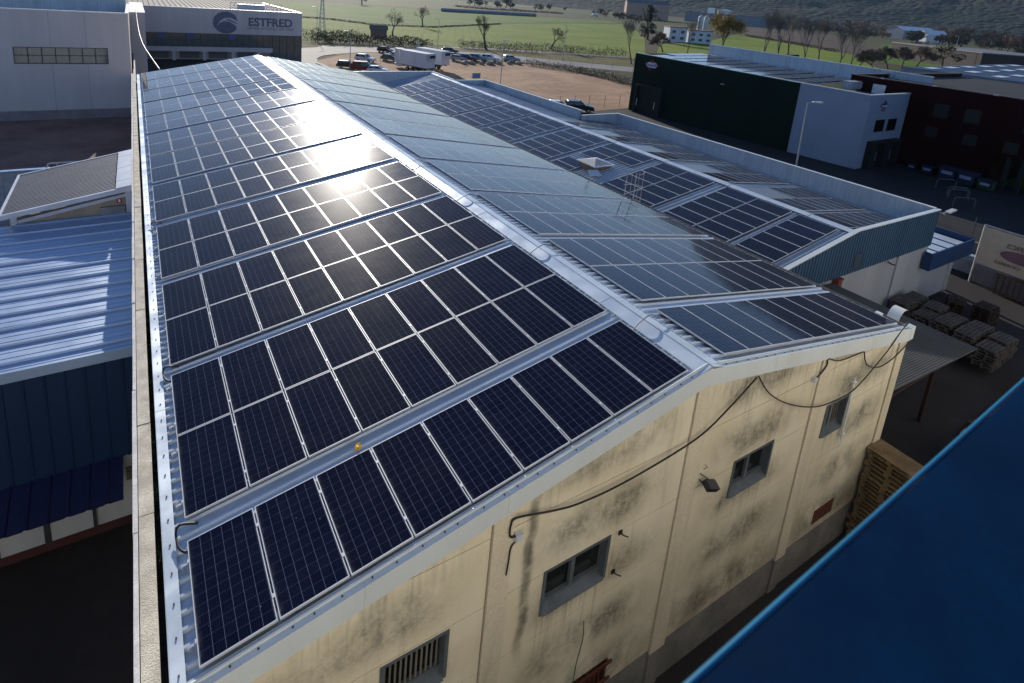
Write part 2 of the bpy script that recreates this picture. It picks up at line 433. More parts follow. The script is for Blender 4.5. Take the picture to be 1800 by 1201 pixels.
# gable trim: flat flashing on the roof edge and the deep white fascia
b = MB()
for (xa, xb, zf) in ((XR, XW - 0.15, zl), (XR, XE + 0.05, zr)):
    seg = 4
    for k in range(seg):
        a = xa + (xb - xa) * k / seg; e = xa + (xb - xa) * (k + 1) / seg; q = 0.002 * (k % 2)
        d = 0.004 if e > a else -0.004
        b.hexa([(a, Y0, zf(a) + 0.05), (e - d, Y0, zf(e) + 0.05), (e - d, Y0 + 0.185, zf(e) + 0.05), (a, Y0 + 0.185, zf(a) + 0.05), (a, Y0, zf(a) + 0.058 + q), (e - d, Y0, zf(e) + 0.058 + q), (e - d, Y0 + 0.185, zf(e) + 0.058 + q), (a, Y0 + 0.185, zf(a) + 0.058 + q)])
        b.hexa([(a, Y0 - 0.012 - q, zf(a) - 0.34), (e - d, Y0 - 0.012 - q, zf(e) - 0.34), (e - d, Y0 - 0.002, zf(e) - 0.34), (a, Y0 - 0.002, zf(a) - 0.34), (a, Y0 - 0.012 - q, zf(a) + 0.06), (e - d, Y0 - 0.012 - q, zf(e) + 0.06), (e - d, Y0 - 0.002, zf(e) + 0.06), (a, Y0 - 0.002, zf(a) + 0.06)])
    b.tube([(xa, Y0 + 0.115, zf(xa) + 0.062), (xb, Y0 + 0.115, zf(xb) + 0.062)], 0.030, 8)
for (xb, zf) in ((XW, zl), (XE, zr)):                  # screw heads along the flashing
    for k in range(26):
        x = XR + (xb - XR) * (k + 0.5) / 26 + random.uniform(-0.08, 0.08)
        b.cyl((x, Y0 + 0.05, zf(x) + 0.05), (x, Y0 + 0.05, zf(x) + 0.072), 0.014, 6, 1)
screwm = mat('dark_screws', (0.05, 0.05, 0.055), 0.5)
hz(b.build('fascia', [trim, screwm]))
# eaves: left flashing with dark gutter, right gutter
b = MB()
for k in range(9):
    a, e = Y0 + (Y1 - Y0) * k / 9, Y0 + (Y1 - Y0) * (k + 1) / 9 - 0.006
    b.box(XW - 0.17, XW + 0.01, a, e, zl(XW) + 0.048, zl(XW) + 0.056 + 0.003 * (k % 2))
    b.box(XW - 0.178, XW - 0.168, a, e, zl(XW) - 0.14, zl(XW) + 0.056)
y = 0.1
while y < 22:
    b.cyl((XW - 0.07, y, zl(XW) + 0.04), (XW - 0.07, y, zl(XW) + 0.075), 0.013, 6, 1); y += 0.5
hz(b.build('eave_flashing', [capm, screwm]))
b = MB(); b.box(-10.32, XW - 0.18, Y0, Y1, -2.5, -2.42)
hz(b.build('valley_gutter', darkrec))
b = MB()
gy = [(XE + 0.0, -0.02), (XE + 0.0, -0.16), (XE + 0.2, -0.16), (XE + 0.2, 0.03), (XE + 0.185, 0.03), (XE + 0.185, -0.145), (XE + 0.015, -0.145), (XE + 0.015, -0.02)]
b.prism([(x, Y0 + 0.12, zr(XE) + z) for x, z in gy], (0, Y1 - Y0 - 0.12, 0))
hz(b.build('gutter', mat('gutter_metal', (0.30, 0.28, 0.26), 0.5, 0.4)))
b = MB(); b.box(XE - 0.02, XE + 0.24, Y0 - 0.02, Y0 + 0.2, zr(XE) - 0.32, zr(XE) + 0.09)
pts = []
for k in range(9):
    a = PI * 0.05 + PI * 0.62 * k / 8
    pts.append((XE + 0.12 + 0.30 - 0.34 * math.cos(a), zr(XE) + 0.02 + 0.34 * math.sin(a)))
for (p, q) in zip(pts[:-1], pts[1:]):
    b.hexa([(p[0], 0.18, p[1]), (p[0], 0.50, p[1]), (q[0], 0.50, q[1]), (q[0], 0.18, q[1]), (p[0] + .012, 0.18, p[1] - .012), (p[0] + .012, 0.50, p[1] - .012), (q[0] + .012, 0.50, q[1] - .012), (q[0] + .012, 0.18, q[1] - .012)])
b.box(XE - 0.22, XE - 0.05, 0.55, 0.72, zr(XE) + 0.02, zr(XE) + 0.16)
hz(b.build('gutter_end', trim))
# ---- gable wall of precast panels
def wall_mat():
    g = NG('stained_cream_wall'); c = g.coord(); X = g.xyz(c)
    u = g.math('FRACT', g.math('DIVIDE', g.math('ADD', X[0], 5.1 + 48.8), 4.88))
    v = g.math('FRACT', g.math('DIVIDE', g.math('ADD', X[2], 1.82 + 14.8), 1.48))
    mu = g.math('MULTIPLY', g.ramp(u, 0.0, 0.30), g.ramp(u, 0.58, 0.92, 1, 0))
    mv = g.math('MULTIPLY', g.ramp(v, 0.0, 0.40), g.ramp(v, 0.55, 1.0, 1, 0))
    pm = g.math('MULTIPLY', mu, mv)
    n1 = g.noise(g.map(c, (1, 1, 0.8)), 0.8, 6, 0.72, 0.2); n2 = g.noise(c, 9.0, 4, 0.7); n3 = g.noise(g.map(c, (3.0, 1, 0.22)), 1.3, 4, 0.65)
    n4 = g.noise(c, 55.0, 3, 0.6)
    st = g.math('MULTIPLY', g.ramp(n1, 0.26, 0.66), pm)
    st = g.math('ADD', st, g.math('MULTIPLY', g.ramp(n3, 0.52, 0.80), 0.42))
    st = g.math('MULTIPLY', st, g.ramp(n2, 0.15, 0.65, 0.35, 1.0))
    # runs below sills and one long run beside the left pilaster
    run = g.noise(g.map(c, (9.0, 1, 0.35)), 1.0, 3, 0.6)
    for (xa, xb, zs, ln) in ((-4.4, -2.4, -4.3, 1.5), (1.15, 2.95, -4.18, 1.4), (5.05, 6.4, -4.02, 1.2), (-7.5, -6.1, -4.36, 1.3)):
        mk = g.math('MULTIPLY', g.math('MULTIPLY', g.ramp(X[0], xa - .1, xa + .25), g.ramp(X[0], xb - .25, xb + .1, 1, 0)), g.math('MULTIPLY', g.ramp(X[2], zs - ln, zs - .1), g.ramp(X[2], zs - .02, zs + .03, 1, 0)))
        st = g.math('ADD', st, g.math('MULTIPLY', mk, g.ramp(run, 0.45, 0.72, 0, 0.5)))
    dx_ = g.math('ABSOLUTE', g.math('ADD', g.math('ADD', X[0], 4.66), g.math('MULTIPLY', g.math('SUBTRACT', g.noise(g.map(c, (0.2, 1, 1.0)), 1.1, 3), 0.5), 0.35)))
    lr = g.math('MULTIPLY', g.ramp(dx_, 0.03, 0.17, 1, 0), g.math('MULTIPLY', g.ramp(X[2], -5.4, -4.2), g.ramp(g.noise(c, 2.2, 4), 0.30, 0.55, 0.35, 1.0)))
    st = g.math('ADD', st, g.math('MULTIPLY', lr, 0.85))
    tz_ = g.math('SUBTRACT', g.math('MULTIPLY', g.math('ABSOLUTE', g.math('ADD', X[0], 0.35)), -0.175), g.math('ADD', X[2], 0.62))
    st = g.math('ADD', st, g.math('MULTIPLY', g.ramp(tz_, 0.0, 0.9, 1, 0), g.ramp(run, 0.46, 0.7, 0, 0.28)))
    base = g.mix(g.ramp(g.noise(c, 0.5, 4), 0.35, 0.65), (0.66, 0.585, 0.42), (0.73, 0.66, 0.50))
    base = g.mix(g.ramp(n4, 0.5, 0.8, 0, 0.25), base, (0.42, 0.33, 0.2))
    k = g.mix(g.math('MULTIPLY', st, 0.92, clamp=True), base, (0.15, 0.142, 0.11))
    vor = g.voro(c, 6.5, 'Distance')
    k = g.mix(g.ramp(vor, 0.02, 0.10, 0.55, 0.0), k, (0.60, 0.52, 0.37))
    low = g.ramp(X[2], -7.55, -4.9, 0.45, 0.0)
    k = g.mix(g.math('MULTIPLY', low, g.ramp(n1, 0.3, 0.6)), k, (0.16, 0.135, 0.10))
    g.bump(g.math('ADD', n2, n4), 0.35, 0.012)
    return g.set(k, 0.9, 0, 0.2)
wallm = wall_mat()
pilm = mat('cream_pilaster', (0.69, 0.61, 0.45), 0.9, var=0.10, scale=1.5, fine=0.2, fscale=30, dirt=((0.22, 0.18, 0.12), 0.35), streak=True, bump=0.25)
WY = -0.15
pil = [(-10.25, -9.9), (-5.5, -5.08), (-0.62, -0.12), (4.33, 4.78), (8.72, 9.15)]
joints = [-0.34, -1.82, -3.28, -4.78, -6.2, -7.6]
wins = [(-7.42, -6.20, -4.36, -3.32), (-4.24, -2.58, -4.30, -3.25), (1.27, 2.84, -4.18, -3.14), (5.16, 6.30, -4.02, -3.00), (6.02, 7.10, -7.36, -6.86), (-3.25, -2.02, -8.0, -6.83)]
def cut(rect, holes):
    out = [rect]
    for (hx0, hx1, hz0, hz1) in holes:
        nxt = []
        for (a, b_, c, d) in out:
            if hx1 <= a or hx0 >= b_ or hz1 <= c or hz0 >= d: nxt.append((a, b_, c, d)); continue
            if hx0 > a: nxt.append((a, hx0, c, d))
            if hx1 < b_: nxt.append((hx1, b_, c, d))
            m0, m1 = max(a, hx0), min(b_, hx1)
            if hz0 > c: nxt.append((m0, m1, c, hz0))
            if hz1 < d: nxt.append((m0, m1, hz1, d))
        out = nxt
    return out
def zt(x): return (zl(x) if x < XR else zr(x)) - 0.09
def wall_rect(B, a, e, c, d, y0, y1):
    n = 0
    xs = [a] + ([XR] if a < XR < e else []) + [e]
    for p, q in zip(xs, xs[1:]):
        f = lambda x: min(zt(x), d)
        if max(zt(p), zt(q)) <= c + 0.02: continue
        # clip the side that falls below the bottom edge
        if zt(p) < c + 0.01: p = p + (q - p) * (c + 0.01 - zt(p)) / (zt(q) - zt(p))
        if zt(q) < c + 0.01: q = p + (q - p) * (zt(p) - c - 0.01) / (zt(p) - zt(q))
        if q - p < 0.02: continue
        ms = [p]
        if (zt(p) - d) * (zt(q) - d) < 0: ms.append(p + (q - p) * (d - zt(p)) / (zt(q) - zt(p)))
        ms.append(q)
        for g, h in zip(ms, ms[1:]):
            B.hexa([(g, y0, c), (h, y0, c), (h, y1, c), (g, y1, c), (g, y0, f(g)), (h, y0, f(h)), (h, y1, f(h)), (g, y1, f(g))]); n += 1
    return n
b = MB()
for (p0, p1), (q0, q1) in zip(pil, pil[1:]):
    tops = [0.2] + joints
    for z1, z0 in zip(tops, tops[1:]):
        for r in cut((p1 + 0.012, q0 - 0.03, z0 + 0.008, z1 - 0.008), wins):
            wall_rect(b, *r, WY, WY + 0.16)
hz(b.build('wall', wallm))
for (p0, p1) in pil:
    b = MB(); wall_rect(b, p0, p1, -7.72, 0.3, WY - 0.035, WY + 0.2); hz(b.build('pilaster', pilm))
b = MB()                                              # backing behind the joints, plinth
for r in cut((-10.25, 9.13, -7.6, 0.0), wins): wall_rect(b, *r, WY + 0.03, WY + 0.155)
hz(b.build('wall_backing', mat('joint_brown', (0.20, 0.155, 0.09), 0.9)))
b = MB()
for r in cut((-10.25, 9.12, GZ - 0.05, -7.6), wins): b.box(r[0], r[1], WY + 0.02, WY + 0.2, r[2], r[3] - 0.004)
for (p0, p1) in pil: b.box(p0 + 0.03, p1 - 0.03, WY - 0.02, WY + 0.1, GZ - 0.05, -7.725)
hz(b.build('plinth', concg))
b = MB()
b.box(-10.25, -10.05, WY + 0.17, Y1 - 0.1, GZ - 0.05, -2.52)
b.box(XE - 0.2, XE, WY + 0.21, Y1 - 0.1, GZ - 0.05, zr(XE) - 0.06)
bk = MB(); wall_rect(bk, -10.04, XE - 0.21, GZ, 0.3, Y1 - 0.25, Y1 - 0.12)
b.v += [Vector(v) for v in []]
b.add(bk.v, bk.f)
hz(b.build('side_wall', pilm))
# windows
zinc = mat('galvanised_frame', (0.12, 0.14, 0.155), 0.55, 0.3, var=0.15, scale=4, dirt=((0.10, 0.10, 0.10), 0.4))
glassd = mat('dark_window_glass', (0.012, 0.014, 0.013), 0.12, spec=0.5)
glass_in = mat('dusty_pane', (0.05, 0.05, 0.045), 0.25, spec=0.5)
rust = mat('rusty_grille', (0.10, 0.030, 0.018), 0.8, var=0.35, scale=6)
for wi, (x0, x1, z0, z1) in enumerate(wins[:4]):
    b = MB()
    b.box(x0, x0 + 0.07, WY - 0.02, WY + 0.19, z0, z1); b.box(x1 - 0.07, x1, WY - 0.02, WY + 0.19, z0, z1)
    b.box(x0 + 0.07, x1 - 0.07, WY - 0.01, WY + 0.19, z1 - 0.06, z1)
    if wi: b.box((x0 + x1) / 2 - 0.05, (x0 + x1) / 2 + 0.05, WY + 0.1, WY + 0.17, z0 + 0.12, z1 - 0.06)
    b.box(x0 + 0.07, x1 - 0.07, WY + 0.11, WY + 0.18, z0 + 0.10, z0 + 0.17)
    wf = hz(b.build('window', zinc))
    s = MB(); s.hexa([(x0 + 0.07, WY - 0.05, z0), (x1 - 0.07, WY - 0.05, z0), (x1 - 0.07, WY + 0.19, z0 + 0.02), (x0 + 0.07, WY + 0.19, z0 + 0.02), (x0 + 0.07, WY - 0.05, z0 + 0.02), (x1 - 0.07, WY - 0.05, z0 + 0.02), (x1 - 0.07, WY + 0.19, z0 + 0.12), (x0 + 0.07, WY + 0.19, z0 + 0.12)])
    s.build('sill', zinc, wf)
    p = MB(); p.box(x0 + 0.07, x1 - 0.07, WY + 0.185, WY + 0.2, z0 + 0.1, z1 - 0.06); p.build('pane', glassd, wf)
    if wi in (0, 3):
        q = MB(); n = 11 if wi == 0 else 9
        for k in range(n):
            x = x0 + 0.14 + (x1 - x0 - 0.28) * k / (n - 1); q.box(x - 0.015, x + 0.015, WY + 0.12, WY + 0.14, z0 + 0.12, z1 - 0.06)
        q.build('bars', mat('pale_bars', (0.16, 0.15, 0.125), 0.7), wf)
x0, x1, z0, z1 = wins[4]
b = MB(); b.box(x0, x1, WY + 0.12, WY + 0.14, z0, z1)
for k in range(9): b.box(x0, x1, WY - 0.01, WY + 0.1, z0 + (z1 - z0) * (k + .2) / 9, z0 + (z1 - z0) * (k + .55) / 9)
hz(b.build('vent_grille', rust))
x0, x1, z0, z1 = wins[5]
b = MB(); b.box(x0, x1, WY + 0.12, WY + 0.14, z0, z1)
for k in range(9): b.box(x0 + (x1 - x0) * (k + .3) / 9, x0 + (x1 - x0) * (k + .5) / 9, WY + 0.0, WY + 0.03, z0, z1)
for zz in (z1 - 0.12, z1 - 0.6): b.box(x0 - 0.08, x1 + 0.08, WY - 0.05, WY - 0.01, zz - 0.03, zz + 0.03)
hz(b.build('window_grille', rust))
# ---- small fittings fixed to the gable
CY = WY - 0.06
def cable(name, pts, r, m, label, cat='cable', group=None, n=6, sub=8):
    P = [Vector(p) for p in pts]; out = []
    for i in range(len(P) - 1):
        p0, p1, p2, p3 = P[max(i - 1, 0)], P[i], P[i + 1], P[min(i + 2, len(P) - 1)]
        for k in range(sub):
            t = k / sub
            out.append(0.5 * ((2 * p1) + (p2 - p0) * t + (2 * p0 - 5 * p1 + 4 * p2 - p3) * t * t + (3 * p1 - p0 - 3 * p2 + p3) * t ** 3))
    out.append(P[-1])
    o = MB().tube(out, r, n).build(name, m, smooth=True)
    return tag(o, label, cat, group)
cable('hanging_cable', [(-5.02, CY, -1.95), (-5.17, CY, -1.9), (-5.18, CY, -1.65), (-5.05, CY, -1.56), (-4.25, CY - .02, -1.78), (-3.6, CY - .03, -1.9), (-2.42, CY - .04, -1.92), (-0.55, CY - .05, -1.72), (0.5, CY - .03, -1.32), (1.36, CY, -0.88)], 0.018, rubber, 'thick black cable sagging from the grey junction box up to the gable peak')
cable('hanging_cable', [(1.42, CY, -0.87), (2.0, CY - .03, -1.5), (3.0, CY - .05, -2.12), (4.29, CY - .06, -2.63), (5.4, CY - .05, -2.8), (6.4, CY - .04, -2.75), (7.78, CY - .03, -2.03), (8.41, CY - .01, -1.58), (8.75, CY - .02, -1.38), (8.85, Y0 + 0.1, -1.6)], 0.017, rubber, 'long black cable looping below the fascia to the right roof corner')
cable('hanging_cable', [(4.02, CY, -1.78), (4.3, CY, -1.66), (4.47, CY, -1.5), (4.47, CY, -1.33), (4.9, CY - .02, -1.5), (5.4, CY - .02, -1.58), (6.34, CY, -1.66)], 0.018, rubber, 'short black cable from small grey box beside the right pilaster')
cable('hanging_cable', [(6.38, CY, -1.67), (6.7, CY - .02, -2.15), (7.4, CY - .04, -2.44), (8.2, CY - .04, -2.42), (9.12, CY - .02, -2.16)], 0.018, rubber, 'short black cable loop between the fascia and the right wall corner')
cable('hanging_cable', [(-5.02, CY, -2.05), (-5.13, CY, -2.16), (-5.15, CY, -2.45), (-5.17, CY, -2.72)], 0.014, rubber, 'short thin black cable dangling under the grey junction box')
cable('hanging_cable', [(-3.05, CY, -5.1), (-3.0, CY, -5.6), (-3.08, CY, -6.2), (-3.1, CY, -6.9)], 0.010, mat('green_cable', (0.02, 0.10, 0.05), 0.6), 'thin green cable hanging down the wall below the middle window')
jb = MB(); jb.box(-5.06, -4.92, CY - .05, WY - 0.001, -2.06, -1.92); jb.cyl((-4.99, CY - .051, -1.99), (-4.99, CY - .06, -1.99), 0.03, 8)
tag(jb.build('junction_box', mat('light_grey_plastic', (0.55, 0.57, 0.58), 0.5), bevel=0.008), 'light grey junction box on the left pilaster where black cables end', 'junction box')
jb = MB(); jb.box(3.97, 4.09, CY - .04, WY - 0.001, -1.86, -1.74); jb.cyl((4.03, CY - .041, -1.8), (4.03, CY - .05, -1.8), 0.025, 8)
tag(jb.build('junction_box', MATS['light_grey_plastic'], bevel=0.008), 'small grey junction box near the right pilaster under the fascia', 'junction box')
pp = MB(); pp.tube([(6.26, CY, -2.47), (6.36, CY, -4.45)], 0.028, 8); pp.box(6.2, 6.34, WY - .1, WY, -2.6, -2.56); pp.box(6.28, 6.42, WY - .1, WY, -4.3, -4.26)
pp.tube([(6.36, CY, -4.45), (6.33, CY - .03, -4.62), (6.25, CY, -4.8)], 0.012, 5); pp.tube([(6.37, CY, -4.45), (6.42, CY - .04, -4.6)], 0.012, 5)
tag(pp.build('cable_conduit', mat('white_pvc', (0.75, 0.77, 0.76), 0.4)), 'white plastic conduit beside the right window with loose wires at its foot', 'pipe')
fl = thing('floodlight', 'small black floodlight on a bracket at the central pilaster', 'floodlight', (0.02, WY - 0.04, -2.98))
q = MB(); q.obox((0.16, -0.16, -0.16), (0.15, -0.02, -0.05), (-0.01, -0.09, -0.05), (0.02, -0.03, 0.06)); q.build('lamp_body', mat('black_casting', (0.02, 0.02, 0.02), 0.5), fl, bevel=0.01)
q = MB(); q.tube([(0, 0.05, 0.05), (0.02, -0.1, 0.06), (0.13, -0.15, -0.02)], 0.012, 5); q.tube([(0, 0.05, -0.1), (0.0, -0.08, -0.12), (0.1, -0.13, -0.13)], 0.012, 5); q.tube([(0.1, 0.04, 0.12), (0.14, -0.02, 0.2), (0.08, 0.02, 0.28)], 0.006, 5)
q.build('bracket', MATS['black_casting'], fl)
for (x, z, lb) in ((-2.32, -3.33, 'small black bracket left on the wall right of the middle window'), (-2.35, -4.3, 'small black bracket lower right of the middle window sill')):
    q = MB(); q.tube([(x, WY + 0.01, z), (x, WY - 0.09, z + 0.02), (x + 0.12, WY - 0.12, z - 0.06)], 0.014, 5); q.box(x - 0.05, x + 0.04, WY - 0.03, WY, z - 0.03, z + 0.05)
    tag(q.build('wall_bracket', MATS['black_casting']), lb, 'bracket')
# ridge cables
for i, y in enumerate((1.55, 5.6, 10.0, 14.4, 19.0, 23.2, 27.5)):
    cable('ridge_cable', [(-0.92, y - 0.05, zl(-0.92) + 0.03), (-0.78, y, zl(-0.72) + 0.12), (-0.5, y + 0.02, 0.02), (-0.2, y + 0.05, 0.04), (0.1, y + 0.02, -0.1), (0.36, y - 0.02, -0.22)], 0.016, greyc,
          '%s grey cable arching over the white ridge cap, counted from the gable' % ('first', 'second', 'third', 'fourth', 'fifth', 'sixth', 'seventh')[i], group='cables arching over the ridge', n=6, sub=5)
for i, (y, ln) in enumerate(((2.1, 0.5), (6.5, 0.5), (15.3, 0.4))):
    x = -9.95
    cable('eave_cable', [(x + 0.25, y + 0.15, zl(x) + 0.12), (x - 0.02, y + 0.2, zl(x) + 0.16), (x - 0.08, y + 0.05, zl(x) + 0.11), (x + 0.0, y - 0.25, zl(x) + 0.10), (x + 0.3, y - 0.4, zl(x) + 0.12)], 0.02, rubber, '%s black cable bridging two panel rows at the left eave' % ('nearest', 'middle', 'farthest of the three')[i], group='cables at the left eave')
an = MB(); x, y = -7.05, 2.15
an.cyl((x, y, zl(x) + 0.03), (x, y, zl(x) + 0.11), 0.03, 8); an.tube([(x + 0.05 * math.cos(a), y - 0.03 + 0.02 * math.sin(a), zl(x) + 0.13 + 0.05 * math.sin(a)) for a in [k * PI / 5 for k in range(11)]], 0.014, 6)
tag(an.build('roof_anchor', mat('yellow_anchor', (0.65, 0.38, 0.02), 0.45)), 'small yellow safety anchor eye in the strip behind the nearest panel row', 'anchor')
# ---- concrete parapet along the left eave
par = thing('parapet_wall', 'long rough concrete boundary wall beside the left roof eave', 'wall', (-10.46, 25, GZ))
def pz(o): o.parent = par; o.matrix_parent_inverse = Matrix.Translation((10.46, -25, -GZ)); return o
b = MB()
y = -0.3; k = 0
while y < 51.5:
    L = random.uniform(2.2, 3.4); e = min(51.5, y + L)
    b.box(-10.545, -10.32 + random.uniform(-.008, .008), y, e - random.uniform(0.006, 0.02), -2.3, -2.0 + random.uniform(-.012, .012)); y = e
pz(b.build('coping', conc, bevel=0.012))
b = MB()
y = -0.3
while y < 51.5:
    L = random.uniform(1.0, 2.2); e = min(51.5, y + L)
    b.box(-10.63 + random.uniform(-.006, .006), -10.555, y, e - 0.006, -2.3, -2.015 + random.uniform(-.012, .012)); y = e
pz(b.build('mortar_edge', mortar, bevel=0.01))
b = MB(); b.box(-10.6, -10.33, -0.3, 51.5, GZ - 0.05, -2.301)
pz(b.build('wall', conc))
weed = MB()
for k in range(420):
    yy = random.choice([random.uniform(2, 10), random.uniform(14, 40), random.uniform(22, 26)]); xx = random.uniform(-10.3, -10.24)
    s = random.uniform(0.02, 0.06); zz = random.uniform(-2.42, -2.1)
    a = Vector((random.gauss(0, 1), random.gauss(0, 1), random.gauss(0, 1))).normalized() * s; c_ = a.orthogonal().normalized() * s * 0.6
    p = Vector((xx, yy, zz)); weed.quad(p - a - c_, p + a - c_, p + a + c_, p - a + c_)
tag(weed.build('weeds', mat('weed_green', (0.05, 0.065, 0.02), 0.9, var=0.5), recalc=False), 'tufts of weeds growing in the dark gutter along the parapet', 'weeds', kind='stuff')
# ------------------------------------------------------------------ solar panels
PWD, PLN = 0.996, 1.950
def panel_mat():
    g = NG('solar_cells'); c = g.coord(); X = g.xyz(c)
    oi = g.n('ShaderNodeObjectInfo'); rnd = oi.outputs['Random']
    cw, ch = 0.1575, 0.1590
    fu = g.math('ABSOLUTE', g.math('SUBTRACT', g.math('FRACT', g.math('ADD', g.math('DIVIDE', X[0], cw), 10.0)), 0.5))
    fv = g.math('ABSOLUTE', g.math('SUBTRACT', g.math('FRACT', g.math('ADD', g.math('DIVIDE', X[1], ch), 10.0)), 0.5))
    gu = g.ramp(fu, 0.484, 0.494); gv = g.ramp(fv, 0.485, 0.495)
    # busbars along the panel
    bu = g.math('ABSOLUTE', g.math('SUBTRACT', g.math('FRACT', g.math('ADD', g.math('DIVIDE', X[0], cw / 5), 50.0)), 0.5))
    bar = g.ramp(bu, 0.06, 0.015)
    cell = g.math('ADD', g.math('MULTIPLY', g.math('FLOOR', g.math('DIVIDE', X[0], cw)), 7.31), g.math('MULTIPLY', g.math('FLOOR', g.math('DIVIDE', X[1], ch)), 3.17))
    wn = g.n('ShaderNodeTexWhiteNoise', noise_dimensions='2D')
    cb = g.n('ShaderNodeCombineXYZ'); g.l(cell, cb.inputs[0]); g.l(rnd, cb.inputs[1]); g.l(cb.outputs[0], wn.inputs['Vector'])
    base = g.mix(wn.outputs['Value'], (0.002, 0.0026, 0.013), (0.004, 0.005, 0.020))
    base = g.mix(rnd, base, (0.0035, 0.0038, 0.012))
    k = g.mix(g.math('MULTIPLY', bar, 0.34), base, (0.04, 0.06, 0.11))
    k = g.mix(g.math('MULTIPLY', gv, 0.40), k, (0.14, 0.19, 0.28))
    k = g.mix(g.math('MULTIPLY', gu, 0.75), k, (0.20, 0.27, 0.36))
    edge = g.math('MAXIMUM', g.ramp(g.math('ABSOLUTE', X[0]), 0.4730, 0.4755), g.ramp(g.math('ABSOLUTE', X[1]), 0.9545, 0.9575))
    k = g.mix(g.math('MULTIPLY', edge, 0.85), k, (0.02, 0.022, 0.035))
    wc = g.n('ShaderNodeNewGeometry').outputs['Position']
    low = g.math('MULTIPLY', g.ramp(X[0], -0.485, -0.40, 1, 0), g.ramp(g.noise(wc, 5.0, 4, 0.7), 0.35, 0.7))
    k = g.mix(g.math('MULTIPLY', low, 0.22), k, (0.16, 0.15, 0.13))
    dust = g.noise(wc, 1.6, 5, 0.7, 0.3); spk = g.voro(wc, 3.1, 'Distance')
    k = g.mix(g.ramp(dust, 0.4, 0.8, 0.0, 0.012), k, (0.30, 0.29, 0.27))
    k = g.mix(g.ramp(spk, 0.012, 0.03, 0.6, 0.0), k, (0.45, 0.45, 0.42))
    r = g.math('ADD', g.ramp(dust, 0.3, 0.8, 0.24, 0.30), g.math('MULTIPLY', rnd, 0.05))
    g.set(k, r, 0.0, 0.006)
    g.b.inputs['Coat Weight'].default_value = 0.85
    g.b.inputs['Coat Roughness'].default_value = 0.065
    g.b.inputs['Coat IOR'].default_value = 1.25; g.b.inputs['Sheen Weight'].default_value = 0.05; g.b.inputs['Sheen Roughness'].default_value = 0.22; g.b.inputs['Sheen Tint'].default_value = (0.85, 0.90, 1.0, 1)
    g.l(g.math('ADD', g.ramp(dust, 0.35, 0.75, 0.055, 0.065), g.math('MULTIPLY', rnd, 0.012)), g.b.inputs['Coat Roughness'])
    return g.m
cellm = panel_mat()
framem = mat('panel_frame', (0.64, 0.655, 0.67), 0.4, 0.35, var=0.04, fine=0.02)
def panel_shapes():
    f = MB(); t = 0.0145; hw, hl = PWD / 2, PLN / 2
    f.box(-hw, hw, -hl, -hl + t, -0.038, 0.0); f.box(-hw, hw, hl - t, hl, -0.038, 0.0)
    f.box(-hw, -hw + t, -hl + t, hl - t, -0.038, 0.0); f.box(hw - t, hw, -hl + t, hl - t, -0.038, 0.0)
    for yy in (-0.62, 0.62):                                # clamps
        for sx in (-1, 1): f.box(sx * (hw + 0.006) - 0.016, sx * (hw + 0.006) + 0.016, yy - 0.03, yy + 0.03, -0.01, 0.004)
    g = MB(); g.box(-hw + t, hw - t, -hl + t, hl - t, -0.012, -0.003)
    return f, g
pf, pg = panel_shapes()
fme = pf.mesh('solar_panel', framem); gme = pg.mesh('cell_sheet', cellm)
ORD = ['first', 'second', 'third', 'fourth', 'fifth', 'sixth', 'seventh', 'eighth', 'ninth', 'tenth', 'eleventh', 'twelfth']
specs = []                                             # location, rotation about Y, x scale, label, group, tilt
rows = [0, 2.405, 6.727, 11.077, 15.566, 19.971, 24.107, 28.63, 32.98, 37.457, 41.78, 46.068]
LS, LD = math.radians(10.138), 0.842
def add_rows(fn, ncol, rows, single0, ang, xs, where, group, skip=lambda r, h, c: False, dy=0.0):
    for r, v in enumerate(rows):
        halves = 1 if (r == 0 and single0) else 2
        for h in range(halves):
            for c in range(ncol):
                if skip(r, h, c): continue
                y = v + dy + (h + 0.5) * 1.956 + h * 0.02
                lab = '%s panel from the ridge, %s row, %s' % (ORD[c], ('nearest' if halves == 1 else ('nearer half of %s' % ORD[r] if h == 0 else 'farther half of %s' % ORD[r])), where)
                specs.append((Vector(fn(c, y)), ang, xs, lab, group))
def fl_(c, y):
    s = LD + (c + 0.5) * 1.024
    return (-s * math.cos(LS), y, -s * math.sin(LS))
add_rows(fl_, 9, rows, True, -LS, 1.0, 'left slope, long roof', 'panels on the left slope of the long roof')
RA = math.atan(0.167)
def fr_(c, y):
    x = 0.46 + (c + 0.5) * 0.9415
    return (x, y, -0.215 - 0.167 * (x - 0.46))
add_rows(fr_, 9, rows, True, RA, 0.938, 'right slope, long roof', 'panels on the right slope of the long roof', dy=0.1)
# lower roof on the right: its own plane, ridge at x = 19.4
LK = 0.0118
def low_l(x, y): return -2.93 + 0.165 * (x - 19.4) + LK * (y - 6)
def low_r(x, y): return -3.02 - 0.125 * (x - 19.4) + LK * (y - 6)
rows2 = [6.75, 9.08, 13.85, 18.6, 23.1, 27.65, 32.2, 36.75, 41.2, 45.65]
def f2l(c, y):
    x = 18.98 - (c + 0.5) * 0.985
    return (x, y, low_l(x, y) + 0.11)
add_rows(f2l, 6, rows2, True, -math.atan(0.165), 0.975, 'left slope, lower roof', 'panels on the left slope of the lower roof',
         skip=lambda r, h, c: (r == 3 and h == 0 and c in (2, 3, 4, 5)) or (r == 3 and h == 1 and c == 3))
def f2r(c, y):
    x = 20.05 + (c + 0.5) * 0.985
    return (x, y, low_r(x, y) + 0.11)
add_rows(f2r, 7, rows2[:6], True, math.atan(0.125), 0.975, 'right slope, lower roof', 'panels on the right slope of the lower roof',
         skip=lambda r, h, c: r > 0 and h == 1 and c < 3)
